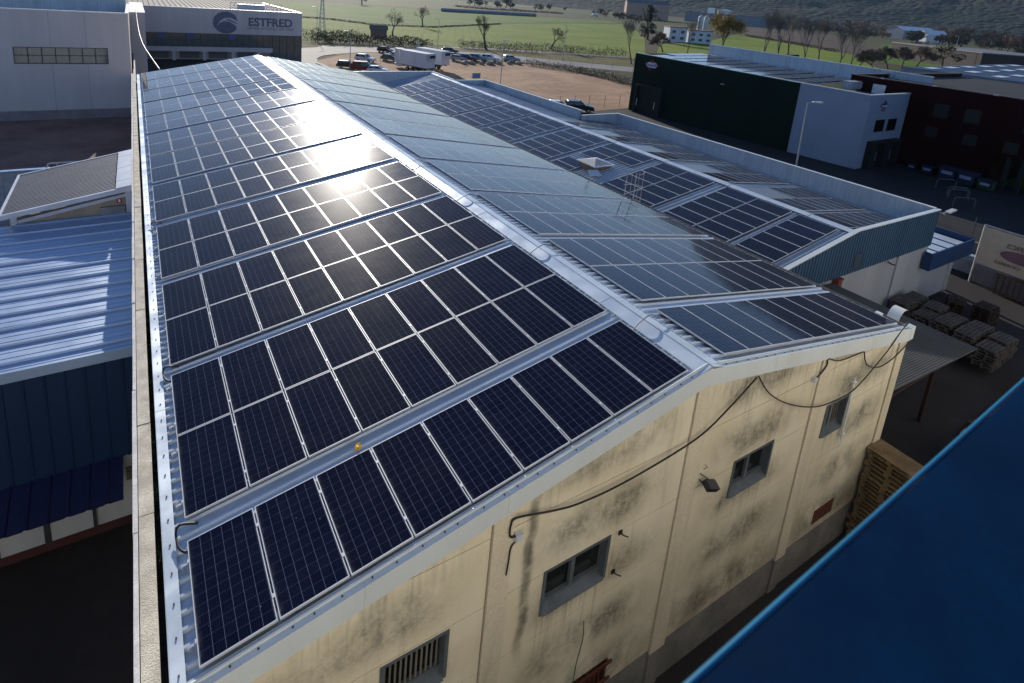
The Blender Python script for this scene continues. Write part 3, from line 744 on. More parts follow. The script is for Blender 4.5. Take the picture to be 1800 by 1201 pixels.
def px_area(sp):
    L, a = sp[0], sp[1]; u = Vector((math.cos(a), 0, -math.sin(a))) * 0.5; v = Vector((0, 0.97, 0))
    q = [proj(L + u * i + v * j) for i, j in ((-1, -1), (1, -1), (1, 1), (-1, 1))]
    return abs(sum(q[i][0] * q[(i + 1) % 4][1] - q[(i + 1) % 4][0] * q[i][1] for i in range(4))) / 2
specs.sort(key=px_area, reverse=True)
rp = random.Random(5)
rest_f, rest_g = MB(), MB()
for i, (L, a, xs, lab, grp) in enumerate(specs):
    rot = (rp.gauss(0, 0.0022), a + rp.gauss(0, 0.0022), 0)
    if i < 300:
        o = bpy.data.objects.new('solar_panel', fme); COL.objects.link(o)
        o.location = L; o.rotation_euler = rot; o.scale = (xs, 1, 1)
        tag(o, lab, 'solar panel', grp)
        gl = bpy.data.objects.new('cell_sheet', gme); COL.objects.link(gl); gl.parent = o
    else:
        from mathutils import Euler
        M = Matrix.LocRotScale(L, Euler(rot), Vector((xs, 1, 1)))
        rest_f.add([M @ Vector(v) for v in pf.v], pf.f); rest_g.add([M @ Vector(v) for v in pg.v], pg.f)
# the far rest as one object: same cells by position
def panel_mat_far():
    g = NG('solar_cells_far'); wc = g.coord(); X = g.xyz(wc)
    dust = g.noise(wc, 1.6, 4, 0.7)
    v = g.map(wc, (1, 0.5, 0.0)); cellv = g.voro(v, 1.0, 'Color'); rx = g.xyz(cellv)[0]
    k = g.mix(rx, (0.004, 0.005, 0.018), (0.008, 0.009, 0.020))
    k = g.mix(g.ramp(dust, 0.4, 0.8, 0.0, 0.015), k, (0.30, 0.29, 0.27))
    g.set(k, g.ramp(dust, 0.3, 0.8, 0.26, 0.36), 0, 0.0)
    g.b.inputs['Coat Weight'].default_value = 0.85; g.b.inputs['Coat Roughness'].default_value = 0.065; g.b.inputs['Coat IOR'].default_value = 1.25; g.b.inputs['Sheen Weight'].default_value = 0.05; g.b.inputs['Sheen Roughness'].default_value = 0.22; g.b.inputs['Sheen Tint'].default_value = (0.85, 0.90, 1.0, 1)
    return g.m
n0 = len(rest_f.f)
rest_f.add(rest_g.v, rest_g.f, 1)
tag(rest_f.build('solar_panels', [framem, panel_mat_far()], recalc=False), 'remaining small far rows of dark solar panels on both roofs', 'solar panels', kind='stuff')
# mounting rails under the rows of the left slope, their ends show at eave and ridge
rid = MB(); L0 = 9.35
rid.box(-L0 / 2, L0 / 2, -0.02, 0.02, -0.085, -0.042)
for sx in (-1, 1):
    rid.box(sx * L0 / 2 - 0.02, sx * L0 / 2 + 0.02, -0.03, 0.03, -0.115, -0.05)
rme = rid.mesh('mounting_rail', alu)
s = LD + 4.5 * 1.024
k = 0
for r, v in enumerate(rows):
    for h in range(1 if r == 0 else 2):
        for fr, wd in ((0.36, 'nearer'), (1.60, 'farther')):
            o = bpy.data.objects.new('mounting_rail', rme); COL.objects.link(o)
            o.location = (-s * math.cos(LS) - 0.02, v + h * 1.976 + fr, -s * math.sin(LS)); o.rotation_euler = (0, -LS, 0)
            tag(o, '%s aluminium rail under the %s row, left slope' % (wd, 'nearest' if r == 0 else ('nearer half of %s' % ORD[r] if h == 0 else 'farther half of %s' % ORD[r])), 'mounting rail', 'mounting rails under the left panels')
b = MB()                                              # rails of the right slope and lower roof: dark beams below the frames
s = 0
# ------------------------------------------------------------------ lower hall on the right
blues = mat('slate_blue_cladding', (0.055, 0.12, 0.21), 0.5, 0.2, var=0.10, scale=1.0, fine=0.05, streak=True)
parm = mat('pale_parapet_sheet', (0.42, 0.50, 0.56), 0.5, 0.2, var=0.10, scale=1.0, fine=0.06, streak=True)
whitew = mat('white_rendered_wall', (0.34, 0.36, 0.40), 0.85, var=0.08, scale=0.6, fine=0.06, dirt=((0.35, 0.34, 0.33), 0.3), streak=True)
lowroof = mat('aged_roof_sheet', (0.36, 0.42, 0.48), 0.45, 0.25, var=0.15, scale=0.7, fine=0.08, dirt=((0.22, 0.20, 0.18), 0.4))
clearm = mat('translucent_sheet', (0.15, 0.18, 0.20), 0.35, 0.0, var=0.1, scale=2)
brick = mat('brown_pipe', (0.16, 0.05, 0.035), 0.7, var=0.2)
low = thing('lower_hall', 'low white hall with slate blue cladding and solar panels on both roof slopes', 'building', (19, 6, GZ))
def lz(o): o.parent = low; o.matrix_parent_inverse = Matrix.Translation((-19, -6, -GZ)); return o
YA, YJ, YB, YF = 6.0, 31.3, 48.2, 53.2                  # front, jog, right far end, left far end
XP, XP2 = 28.2, 23.8
b = MB()
def slab(B, x0, x1, y0, y1, f, per=0.28):
    U = Vector((0, 1, (f(x0, y1) - f(x0, y0)) / (y1 - y0))); lu = U.length * (y1 - y0)
    V = Vector((x1 - x0, 0, f(x1, y0) - f(x0, y0)))
    N = U.cross(V).normalized()
    if N.z < 0: N = -N
    B.ribs((x0, y0, f(x0, y0)), U.normalized(), V.normalized(), N, lu, V.length, per, 0.045, 0.34, 0.16)
slab(b, 19.4, 9.45, YA + 0.02, YF - 0.1, low_l)
slab(b, 19.4, XP - 0.05, YA + 0.02, YJ, low_r)
slab(b, 19.4, XP2 - 0.05, YJ + 0.01, YB - 0.05, low_r)
lz(b.build('roof', lowroof))
for (y, x0, x1) in ((11.05, 20.1, 23), (15.85, 20.1, 23), (20.6, 20.1, 23), (25.1, 20.1, 23), (29.4, 20.1, 23)):
    b = MB()
    b.hexa([(x0, y, low_r(x0, y) + .052), (x1, y, low_r(x1, y) + .052), (x1, y + 1.9, low_r(x1, y + 1.9) + .052), (x0, y + 1.9, low_r(x0, y + 1.9) + .052),
            (x0, y, low_r(x0, y) + .06), (x1, y, low_r(x1, y) + .06), (x1, y + 1.9, low_r(x1, y + 1.9) + .06), (x0, y + 1.9, low_r(x0, y + 1.9) + .06)])
    lz(b.build('rooflight_sheet', clearm))
b = MB()                                              # white ridge flashing in lapped lengths
n = 20
for k in range(n):
    a, e = YA + (YF - YA) * k / n, YA + (YF - YA) * (k + 1) / n - 0.02
    q = 0.012 * (k % 2); za, ze = -2.93 + LK * (a - YA), -2.93 + LK * (e - YA)
    b.hexa([(19.12, a, za + .03 + q), (19.42, a, za + .10 + q), (19.42, e, ze + .10 + q), (19.12, e, ze + .03 + q), (19.12, a, za + .045 + q), (19.42, a, za + .115 + q), (19.42, e, ze + .115 + q), (19.12, e, ze + .045 + q)])
    b.hexa([(19.42, a, za + .10 + q), (19.75, a, za + .02 + q), (19.75, e, ze + .02 + q), (19.42, e, ze + .10 + q), (19.42, a, za + .115 + q), (19.75, a, za + .035 + q), (19.75, e, ze + .035 + q), (19.42, e, ze + .115 + q)])
lz(b.build('ridge_cap', capm))
b = MB()                                              # front gable cladding, ribbed, top follows the roof then runs level
def ftop(x): return low_l(x, YA) + 0.18 if x < 19.4 else -2.75 - 0.012 * (x - 19.4)
def fbot(x): return -5.0 + 0.0 * x
n = 0; x = 9.5
while x < XP - 0.01:
    e = min(XP, x + 0.25); mid = x + 0.17
    for (p, q, yy) in ((x, mid, YA), (mid, e, YA - 0.035)):
        b.hexa([(p, yy, fbot(p)), (q, yy, fbot(q)), (q, YA + 0.05, fbot(q)), (p, YA + 0.05, fbot(p)), (p, yy, ftop(p)), (q, yy, ftop(q)), (q, YA + 0.05, ftop(q)), (p, YA + 0.05, ftop(p))])
    x = e
lz(b.build('cladding', blues))
b = MB()
for (p, q) in ((9.5, 14.5), (14.5, 19.4), (19.4, 24), (24, XP + 0.06)):
    b.hexa([(p, YA - 0.06, ftop(p) + .002), (q - .005, YA - 0.06, ftop(q) + .002), (q - .005, YA + 0.16, ftop(q) + .002), (p, YA + 0.16, ftop(p) + .002), (p, YA - 0.06, ftop(p) + .05), (q - .005, YA - 0.06, ftop(q) + .05), (q - .005, YA + 0.16, ftop(q) + .05), (p, YA + 0.16, ftop(p) + .05)])
PT = -2.83
def cope(B, x0, y0, x1, y1, z0, z1):
    B.hexa([(x0, y0, z0), (x1, y0, z0), (x1, y1, z1), (x0, y1, z1), (x0, y0, z0 + .05), (x1, y0, z0 + .05), (x1, y1, z1 + .05), (x0, y1, z1 + .05)])
for k in range(5):
    a, e = YA + 0.17 + (YJ - YA - 0.2) * k / 5, YA + 0.17 + (YJ - YA - 0.2) * (k + 1) / 5 - 0.01
    cope(b, XP - 0.14, a, XP + 0.08, e, PT, PT)
cope(b, XP2 - 0.14, YJ, XP + 0.08, YJ + 0.2, PT, PT)
for k in range(3):
    a, e = YJ + 0.21 + (YB - YJ - 0.4) * k / 3, YJ + 0.21 + (YB - YJ - 0.4) * (k + 1) / 3 - 0.01
    cope(b, XP2 - 0.14, a, XP2 + 0.08, e, -2.4, -2.4)
cope(b, 19.75, YB - 0.18, XP2 + 0.08, YB + 0.04, -2.4, -2.4)
cope(b, 19.5, YB - 0.18, 19.74, YF + 0.1, -2.3, -2.2)
cope(b, 9.5, YF, 19.49, YF + 0.22, -2.2, -2.2)
lz(b.build('coping', trim))
b = MB()                                              # parapets, ribbed inside
b.ribs((XP - 0.1, YA + 0.1, -5.0), (0, 1, 0), (0, 0, 1), (-1, 0, 0), YJ - YA - 0.1, 2.16, 0.30, 0.035, 0.4, 0.25)
b.ribs((XP + 0.04, YA + 0.1, -5.0), (0, 1, 0), (0, 0, 1), (1, 0, 0), YJ - YA, 2.16, 0.30, 0.035, 0.4, 0.25)
b.ribs((XP2 - 0.1, YJ + 0.04, -5.0), (1, 0, 0), (0, 0, 1), (0, -1, 0), XP - XP2 + 0.1, 2.16, 0.30, 0.035, 0.4, 0.25)
b.ribs((XP2 - 0.1, YJ + 0.16, -5.0), (1, 0, 0), (0, 0, 1), (0, 1, 0), XP - XP2 + 0.1, 2.16, 0.30, 0.035, 0.4, 0.25)
b.ribs((XP2 - 0.1, YJ + 0.2, -5.0), (0, 1, 0), (0, 0, 1), (-1, 0, 0), YB - YJ - 0.3, 2.59, 0.30, 0.035, 0.4, 0.25)
b.ribs((XP2 + 0.04, YJ + 0.2, -5.0), (0, 1, 0), (0, 0, 1), (1, 0, 0), YB - YJ - 0.3, 2.59, 0.30, 0.035, 0.4, 0.25)
b.ribs((19.6, YB - 0.14, -5.0), (1, 0, 0), (0, 0, 1), (0, -1, 0), XP2 - 19.7, 2.59, 0.30, 0.035, 0.4, 0.25)
b.ribs((19.6, YB + 0.0, -5.0), (1, 0, 0), (0, 0, 1), (0, 1, 0), XP2 - 19.7, 2.59, 0.30, 0.035, 0.4, 0.25)
b.ribs((9.5, YF + 0.04, -5.0), (1, 0, 0), (0, 0, 1), (0, -1, 0), 10, 2.79, 0.30, 0.035, 0.4, 0.25)
b.ribs((9.5, YF + 0.18, -5.0), (1, 0, 0), (0, 0, 1), (0, 1, 0), 10, 2.79, 0.30, 0.035, 0.4, 0.25)
b.ribs((19.6, YB, -5.0), (0, 1, 0), (0, 0, 1), (1, 0, 0), YF - YB, 2.7, 0.30, 0.035, 0.4, 0.25)
lz(b.build('parapet', parm))
b = MB()
b.box(9.5, XP, YA + 0.06, YA + 0.25, GZ - .05, -5.0); b.box(XP - 0.18, XP, YA + 0.26, YJ, GZ - .05, -5.01)
b.box(XP2 - 0.18, XP2, YJ + 0.2, YB - 0.3, GZ - .05, -5.01); b.box(XP2, XP - 0.2, YJ + 0.0, YJ + 0.18, GZ - .05, -5.01); b.box(9.5, XP2, YB - 0.2, YB - 0.05, GZ - 0.05, -5.02)
b.box(24.5, 25.0, YA - 0.03, YA + 0.055, GZ - .05, -5.01); b.box(9.5, 9.7, YA + .3, YB - .3, GZ - .05, -5.0)
lz(b.build('wall', whitew))
b = MB(); b.box(18.05, 18.45, YA - 0.22, YA + 0.05, -6.6, -4.98); b.box(18.0, 18.5, YA - 0.24, YA + 0.03, -5.06, -4.97)
lz(b.build('downpipe', brick))
b = MB(); b.box(19.5, 20.2, YA - 0.06, YA - 0.03, -4.75, -4.0); b.box(19.55, 20.15, YA - 0.07, YA - 0.055, -4.7, -4.05)
lz(b.build('vent_panel', mat('bluish_vent', (0.05, 0.07, 0.10), 0.5)))
b = MB(); b.tube([(XP - .02, YA - .04, -2.95), (XP - .1, YA - .3, -3.0)], .03, 5); b.obox((XP + .5, YA - .35, -2.85), (.45, 0, .03), (0, .12, 0), (-.01, 0, .04)); b.tube([(XP, YA - .1, -3.0), (XP + .2, YA - .34, -2.9)], .025, 5)
tag(b.build('wall_lamp', mat('lamp_grey', (0.45, 0.46, 0.46), 0.4)), 'grey lamp arm sticking out from the top right corner of the lower hall', 'lamp')
b = MB(); b.tube([(23.3, YA - .02, -5.1), (23.3, YA - .18, -5.14), (23.5, YA - .3, -5.2)], .04, 6)
tag(b.build('wall_camera', MATS['black_casting'], bevel=0), 'small black fitting on the white wall below the blue cladding', 'fitting')
# annex canopy at the corner
deepb = mat('deep_blue_sheet', (0.012, 0.045, 0.13), 0.5, 0.1, var=0.12, streak=True)
an = thing('corner_canopy', 'small flat canopy with deep blue fascia at the lower hall corner', 'canopy', (30.5, 7.5, GZ))
def az(o): o.parent = an; o.matrix_parent_inverse = Matrix.Translation((-30.5, -7.5, -GZ)); return o
b = MB(); b.box(27.6, 33.4, 5.55, 5.62, -6.3, -5.25); b.box(33.33, 33.4, 5.63, 11.4, -6.3, -5.25); b.box(27.6, 33.4, 11.41, 11.47, -6.3, -5.25); b.box(27.6, 27.67, 5.63, 5.95, -6.3, -5.25)
az(b.build('fascia', deepb))
b = MB()
for k in range(4):
    a = 28.3 + k * 1.25; b.box(a, a + 1.0, 5.63, 11.4, -5.62, -5.60)
az(b.build('roof_sheet', sheetm))
b = MB(); b.box(28.25, 33.32, 5.63, 11.4, -5.75, -5.66); az(b.build('roof_deck', deepb))
b = MB(); b.box(28.3, 32.4, 6.2, 6.35, GZ - .05, -5.8); b.box(32.25, 32.4, 6.36, 11.2, GZ - .05, -5.8); az(b.build('wall', whitew))
b = MB(); b.cyl((32.9, 6.3, GZ - .05), (32.9, 6.3, -5.76), 0.16, 12); az(b.build('column', mat('grey_column', (0.30, 0.34, 0.36), 0.5)))
# roof hatch on the lower roof
hx, hy = 15.25, 20.1; hzv = low_l(hx, hy)
hatch = thing('skylight_hatch', 'raised pyramid skylight standing in a gap between panels of the lower roof', 'skylight', (hx, hy, hzv))
q = MB(); q.box(-0.72, 0.72, -0.72, 0.72, -0.2, 0.32); q.build('curb', mat('reddish_curb', (0.22, 0.15, 0.12), 0.8), hatch)
q = MB(); q.add([(-.86, -.86, .36), (.86, -.86, .36), (.86, .86, .36), (-.86, .86, .36), (0, 0, .62)], [(0, 1, 4), (1, 2, 4), (2, 3, 4), (3, 0, 4), (3, 2, 1, 0)]); q.build('dome', mat('cloudy_dome', (0.50, 0.50, 0.46), 0.4), hatch)
q = MB()
for (a0, a1, c0, c1) in ((-.88, .88, -.88, -.8), (-.88, .88, .8, .88), (-.88, -.8, -.8, .8), (.8, .88, -.8, .8)): q.box(a0, a1, c0, c1, .30, .375)
q.build('frame', alu, hatch)
q = MB(); q.hexa([(-1.5, -1.2, -.05), (-.7, -1.5, -.08), (-.6, -.9, .16), (-1.3, -.75, .16), (-1.5, -1.2, -.03), (-.7, -1.5, -.06), (-.6, -.9, .18), (-1.3, -.75, .18)]); q.build('flashing', capm, hatch)
# caged ladder top at the right eave of the long roof
steel = mat('galvanised_tube', (0.42, 0.43, 0.43), 0.45, 0.5)
lx, ly, lzv = 9.45, 11.6, zr(9.15)
lad = thing('caged_ladder', 'galvanised ladder with hoop cage rising above the right eave', 'ladder', (lx, ly, lzv))
q = MB()
for sy in (-.28, .28): q.tube([(0, sy, -6.9), (0, sy, 1.25)], 0.024, 6)
q.build('stile', steel, lad)
q = MB()
for k in range(22): q.tube([(0, -.28, -6.8 + .3 * k), (0, .28, -6.8 + .3 * k)], 0.011, 5)
q.build('rungs', steel, lad)
def hoop(z, r=.42): return [(0.02 + .68 * math.sin(a), -r * math.cos(a), z) for a in [PI * k / 10 for k in range(11)]]
q = MB()
for z in (.45, 1.2, -.3, -1.1, -1.9): q.tube(hoop(z), 0.014, 5)
for a in (PI * .2, PI * .4, PI * .6, PI * .8): q.tube([(0.02 + .68 * math.sin(a), -.42 * math.cos(a), z) for z in (-1.9, 1.2)], 0.008, 5)
q.build('cage', steel, lad)
# ---- sheet-metal canopy between the halls, pallets below it
dk = mat('dull_grey_sheet', (0.055, 0.058, 0.058), 0.8, 0.0, var=0.2, scale=0.7, fine=0.1, dirt=((0.05, 0.04, 0.02), 0.7), streak=False)
lean = thing('lean_to_shelter', 'dull grey corrugated lean-to roof between the two halls', 'shelter', (13, 3, GZ))
def nz_(o): o.parent = lean; o.matrix_parent_inverse = Matrix.Translation((-13, -3, -GZ)); return o
b = MB(); b.ribs((9.36, 0.25, -4.55), (0, 1, 0), Vector((8.2, 0, -.5)).normalized(), Vector((.5, 0, 8.2)).normalized(), 5.6, 8.22, 0.085, 0.018, .9, .3)
b.ribs((9.36, 0.25, -4.57), (0, 1, 0), Vector((8.2, 0, -.5)).normalized(), Vector((.5, 0, 8.2)).normalized(), 5.6, 8.22, 0.085, 0.018, .9, .3)
nz_(b.build('roof', dk))
brst = mat('dark_brown_steel', (0.03, 0.012, 0.009), 0.8)
for (x, y) in ((9.9, .6), (17.0, 1.2), (17.2, 5.4)): nz_(MB().box(x - .06, x + .06, y - .06, y + .06, GZ - .05, -4.6 - .061 * (x - 9.36) - .02).build('post', brst))
nz_(MB().box(9.4, 17.5, .5, .58, -5.3, -5.2).build('beam', brst))
# ------------------------------------------------------------------ left neighbours
blueroof = mat('blue_grey_roof_sheet', (0.34, 0.45, 0.62), 0.42, 0.25, var=0.08, scale=0.8, fine=0.05, dirt=((0.30, 0.34, 0.38), 0.35), rv=0.06)
navy = mat('navy_cladding', (0.005, 0.026, 0.075), 0.5, 0.1, var=0.12, scale=0.8, streak=True)
navy2 = mat('navy_awning_sheet', (0.008, 0.012, 0.055), 0.5, 0.1, var=0.15)
wdoor = mat('dull_white_door', (0.42, 0.43, 0.44), 0.6, var=0.10, scale=1.2, fine=0.08, dirt=((0.25, 0.24, 0.22), 0.4), streak=True)
frdk = mat('dark_door_frame', (0.03, 0.035, 0.04), 0.6)
redst = mat('dark_red_plinth', (0.06, 0.018, 0.016), 0.8, var=0.3)
X0, X1, YW = -22.0, -10.64, 10.0
sh = thing('workshop', 'low workshop with blue standing-rib roof and navy cladding above white doors', 'building', (-15, 10, GZ))
def wz(o): o.parent = sh; o.matrix_parent_inverse = Matrix.Translation((15, -10, -GZ)); return o
ZA, ZB, YE = -3.12, -3.0, 19.95
b = MB()
Vd = Vector((0, YE - YW, ZB - ZA)); Ld = Vd.length; Vd.normalize(); Nn = Vector((0, -Vd.z, Vd.y))
b.ribs(Vector((X1, YW, ZA)), Vd, (-1, 0, 0), Nn, Ld, X1 - X0, 0.86, 0.06, 0.10, 0.045)
for k in range(40):                                   # shallow stiffening lines between the ribs
    u = 0.14 + k * 0.27
    if u > Ld - .1: break
    p = Vector((X1, YW, ZA)) + Vd * u + Nn * .001
    b.hexa([p, p + Vd * .03, p + Vd * .03 + Vector((X0 - X1, 0, 0)), p + Vector((X0 - X1, 0, 0)), p + Nn * .007, p + Vd * .03 + Nn * .007, p + Vd * .03 + Vector((X0 - X1, 0, 0)) + Nn * .007, p + Vector((X0 - X1, 0, 0)) + Nn * .007])
wz(b.build('roof', blueroof))
b = MB(); b.box(X0, X1 - .01, YW - 0.10, YW - 0.01, ZA - 0.22, ZA + 0.07); wz(b.build('eave_trim', blueroof))
b = MB(); b.ribs((X0, YW - 0.02, -6.5), (1, 0, 0), (0, 0, 1), (0, -1, 0), X1 - X0 - .02, 3.2, 0.43, 0.03, .16, .06, phase=.1); wz(b.build('cladding', navy))
b = MB(); b.ribs((X0, YW - 0.03, -6.45), (1, 0, 0), Vector((0, -1.15, -.42)).normalized(), Vector((0, -.42, 1.15)).normalized(), X1 - X0 - .45, 1.22, 0.43, 0.04, .3, .12)
b.ribs((X0, YW - 0.03, -6.48), (1, 0, 0), Vector((0, -1.15, -.42)).normalized(), Vector((0, -.42, 1.15)).normalized(), X1 - X0 - .45, 1.22, 0.43, 0.04, .3, .12)
wz(b.build('awning', navy2))
b = MB(); b.box(X0, X1 - .02, YW + 0.05, YW + 0.2, -8.62, -3.2); b.box(X0 + .1, X0 + .3, YW + .2, YE, GZ - .05, ZA - .1); wz(b.build('wall', wdoor))
b = MB(); b.box(X0, X1 - .02, YW + 0.03, YW + 0.22, GZ - .05, -8.625); wz(b.build('plinth', redst))
dx = [-21.2, -19.4, -17.6, -15.65, -14.05, -12.95, -11.9]
for a, e in zip(dx, dx[1:]):
    f = MB(); f.box(a - .07, a + .07, YW - .02, YW + .049, -8.62, -6.42); f.box(e - .01, e + .07, YW - .025, YW + .049, -8.62, -6.42)
    d = MB(); d.box(a + .075, e - .015, YW + .0, YW + .049, -8.58, -6.42); dd = wz(d.build('door', wdoor)); f.build('door_frame', frdk, dd)
    h = MB(); h.box(a + .1, a + .3, YW - .03, YW - .001, -7.85, -7.72); h.box(a + .12, a + .28, YW - .045, YW - .031, -7.82, -7.77); h.build('handle', mat('bronze_latch', (0.12, 0.07, 0.05), 0.5), dd)
b = MB(); b.box(-11.05, -10.75, YW - .02, YW + .04, -7.35, -6.95); b.box(-11.02, -10.78, YW - .05, YW - .021, -7.2, -7.05)
tag(b.build('intercom_box', mat('khaki_box', (0.14, 0.12, 0.08), 0.6)), 'small khaki control box on the white wall next to the long parapet', 'control box')
# lean-to behind the workshop roof
lt = thing('lean_to_roof', 'grey finely corrugated lean-to roof leaning on the long concrete parapet', 'shed', (-12.5, 21, -3))
def tz(o): o.parent = lt; o.matrix_parent_inverse = Matrix.Translation((12.5, -21, 3)); return o
cor = mat('grey_fine_corrugation', (0.17, 0.17, 0.185), 0.65, 0.1, var=0.08)
palem = mat('pale_flashing', (0.58, 0.60, 0.64), 0.45, 0.2, var=0.08, dirt=((0.4, 0.38, 0.36), 0.3))
tan_ = mat('tan_rendered_wall', (0.40, 0.33, 0.24), 0.9, var=0.15, scale=1.5, fine=0.2, dirt=((0.22, 0.17, 0.12), 0.5), streak=True)
PR0, PR1 = Vector((-10.62, 19.75, -1.80)), Vector((-10.62, 26.0, -1.99)) # near right, far right
PL0, PL1 = Vector((-14.9, 19.6, -2.48)), Vector((-14.95, 24.6, -2.45))
def bil(u, v): return (PR0 * (1 - u) + PL0 * u) * (1 - v) + (PR1 * (1 - u) + PL1 * u) * v
b = MB(); NS = 30
for k in range(NS):
    v0 = .02 + .97 * k / NS; dv = .97 / NS; up = Vector((0, 0, .028))
    w0, w1, w2, w3 = v0 + dv * .04, v0 + dv * .56, v0 + dv * .66, v0 + dv * .94
    b.quad(bil(.115, w0) + up, bil(.985, w0) + up, bil(.985, w1) + up, bil(.115, w1) + up); b.quad(bil(.115, w1) + up, bil(.985, w1) + up, bil(.985, w2), bil(.115, w2))
    b.quad(bil(.115, w2), bil(.985, w2), bil(.985, w3), bil(.115, w3)); b.quad(bil(.115, w3), bil(.985, w3), bil(.985, v0 + dv * 1.04) + up, bil(.115, v0 + dv * 1.04) + up)
tz(b.build('roof', cor))
b = MB()
for k in range(6):
    v0, v1 = k / 6, (k + 1) / 6 - .004; up = Vector((0, 0, .09 + .004 * (k % 2)))
    b.hexa([bil(0, v0) + up * .4, bil(.13, v0) + up * .4, bil(.13, v1) + up * .4, bil(0, v1) + up * .4, bil(0, v0) + up, bil(.13, v0) + up, bil(.13, v1) + up, bil(0, v1) + up])
def edge(B, a, c, r, dn):
    B.hexa([a + Vector((0, -r, -dn)), c + Vector((0, -r, -dn)), c + Vector((0, r, -dn)), a + Vector((0, r, -dn)), a + Vector((0, -r, .06)), c + Vector((0, -r, .06)), c + Vector((0, r, .06)), a + Vector((0, r, .06))])
edge(b, bil(0.0, 0) , bil(1, 0), .06, .13); edge(b, bil(0, 1), bil(1, 1), .05, .05)
b.hexa([bil(1, 0) + Vector((-.04, 0, -.05)), bil(1, 1) + Vector((-.04, 0, -.05)), bil(1, 1) + Vector((.05, 0, -.05)), bil(1, 0) + Vector((.05, 0, -.05)), bil(1, 0) + Vector((-.04, 0, .065)), bil(1, 1) + Vector((-.04, 0, .065)), bil(1, 1) + Vector((.05, 0, .065)), bil(1, 0) + Vector((.05, 0, .065))])
tz(b.build('flashing', palem))
b = MB()
def wtop(x): return -2.12 - 0.19 * (-10.8 - x)
b.hexa([(-14.45, 20.02, -4), (-10.75, 20.02, -4), (-10.75, 20.2, -4), (-14.45, 20.2, -4), (-14.45, 20.02, wtop(-14.45) - .14), (-10.75, 20.02, wtop(-10.75) - .14), (-10.75, 20.2, wtop(-10.75) - .14), (-14.45, 20.2, wtop(-14.45) - .14)])
b.box(-14.4, -14.3, 20.21, 24.3, -4.5, -2.62)
tz(b.build('wall', tan_))
b = MB()
b.hexa([(-14.45, 19.96, wtop(-14.45) - .137), (-10.75, 19.96, wtop(-10.75) - .137), (-10.75, 20.24, wtop(-10.75) - .137), (-14.45, 20.24, wtop(-14.45) - .137), (-14.45, 19.96, wtop(-14.45)), (-10.75, 19.96, wtop(-10.75)), (-10.75, 20.24, wtop(-10.75)), (-14.45, 20.24, wtop(-14.45))])
b.box(-10.86, -10.66, 19.9, 20.25, -3.05, -1.9); b.box(-14.64, -14.44, 19.9, 20.25, -3.2, -2.58)
tz(b.build('post', palem))
b = MB(); b.box(-14.5, -10.66, 19.78, 20.0, -3.12, -2.93); tz(b.build('roof_junction', blueroof))
b = MB(); b.box(-11.75, -10.9, 19.85, 20.01, -2.93, -2.62); tz(b.build('vent_cover', mat('bare_zinc', (0.30, 0.30, 0.30), 0.5, 0.4)))
b = MB(); b.box(-11.18, -11.0, 20.0, 20.015, -2.52, -2.32); sg = b.build('fire_sign', mat('sign_red', (0.45, 0.02, 0.02), 0.5)); tag(sg, 'small red fire sign with white symbol on the tan lean-to wall', 'sign')
q = MB(); q.cyl((-11.09, 19.998, -2.41), (-11.09, 19.99, -2.41), 0.045, 12); q.box(-11.12, -11.06, 19.988, 19.998, -2.49, -2.43); q.build('symbol', mat('sign_white', (0.8, 0.8, 0.8), 0.5), sg)
b = MB()
b.tube([(-14.27, 28, -2.93), (-10.9, 28, -2.95)], .035, 6); b.tube([(-14.27, 28, -3.5), (-10.9, 28, -3.5)], .03, 6)
for k in range(6): b.tube([(-13.92 + .6 * k, 28, -3.7), (-13.92 + .6 * k, 28, -2.93)], .025, 6)
b.tube([(-14.27, 28, -2.93), (-14.55, 27.7, -3.6)], .035, 6)
tag(b.build('roof_railing', mat('white_rail_paint', (0.72, 0.74, 0.75), 0.4)), 'white tubular railing behind the grey lean-to roof', 'railing')
bw = thing('back_shed', 'pale shed with a blue roof edge at the left behind the lean-to', 'shed', (-18, 29, GZ))
b = MB(); b.ribs((-26, 28.6, GZ), (1, 0, 0), (0, 0, 1), (0, -1, 0), 11.6, 5.45, .5, .03, .1, .05); b.box(-26, -14.4, 28.62, 28.7, GZ, -3.43)
o = b.build('wall', mat('pale_blue_wall', (0.42, 0.45, 0.50), 0.6)); o.parent = bw; o.matrix_parent_inverse = Matrix.Translation((18, -29, -GZ))
b = MB(); b.box(-26, -14.3, 28.45, 28.8, -3.42, -3.35); b.tube([(-26, 28.45, -3.37), (-14.2, 28.45, -3.37)], .05, 6)
o = b.build('roof', blueroof); o.parent = bw; o.matrix_parent_inverse = Matrix.Translation((18, -29, -GZ))
# ------------------------------------------------------------------ grey cold store and office front behind
greyw = mat('light_grey_precast', (0.56, 0.50, 0.48), 0.85, var=0.07, scale=0.5, fine=0.06, fscale=12, dirt=((0.44, 0.39, 0.38), 0.3), streak=True)
greyd = mat('mid_grey_plinth', (0.24, 0.21, 0.215), 0.85, var=0.12)
jnt = mat('panel_joint', (0.16, 0.155, 0.16), 0.9)
whitecap = mat('pale_coping', (0.72, 0.72, 0.70), 0.5)
glz = mat('office_glass', (0.10, 0.115, 0.11), 0.08, spec=0.9)
frm = mat('dark_mullion', (0.05, 0.055, 0.06), 0.5, 0.3)
gb = thing('cold_store', 'tall plain grey precast block with one long ribbon window at the upper left', 'building', (-18, 65, GZ))
def gz(o): o.parent = gb; o.matrix_parent_inverse = Matrix.Translation((18, -65, -GZ)); return o
FY, TZ = 65.0, 2.18
wn_ = (-20.6, -12.72, -3.12, -1.42)
b = MB()
for r in cut((-34, -10.72, -7.9, TZ), [wn_]): b.box(r[0], r[1], FY, FY + .25, r[2], r[3])
b.box(-10.97, -10.72, FY + .26, 84, GZ, TZ)
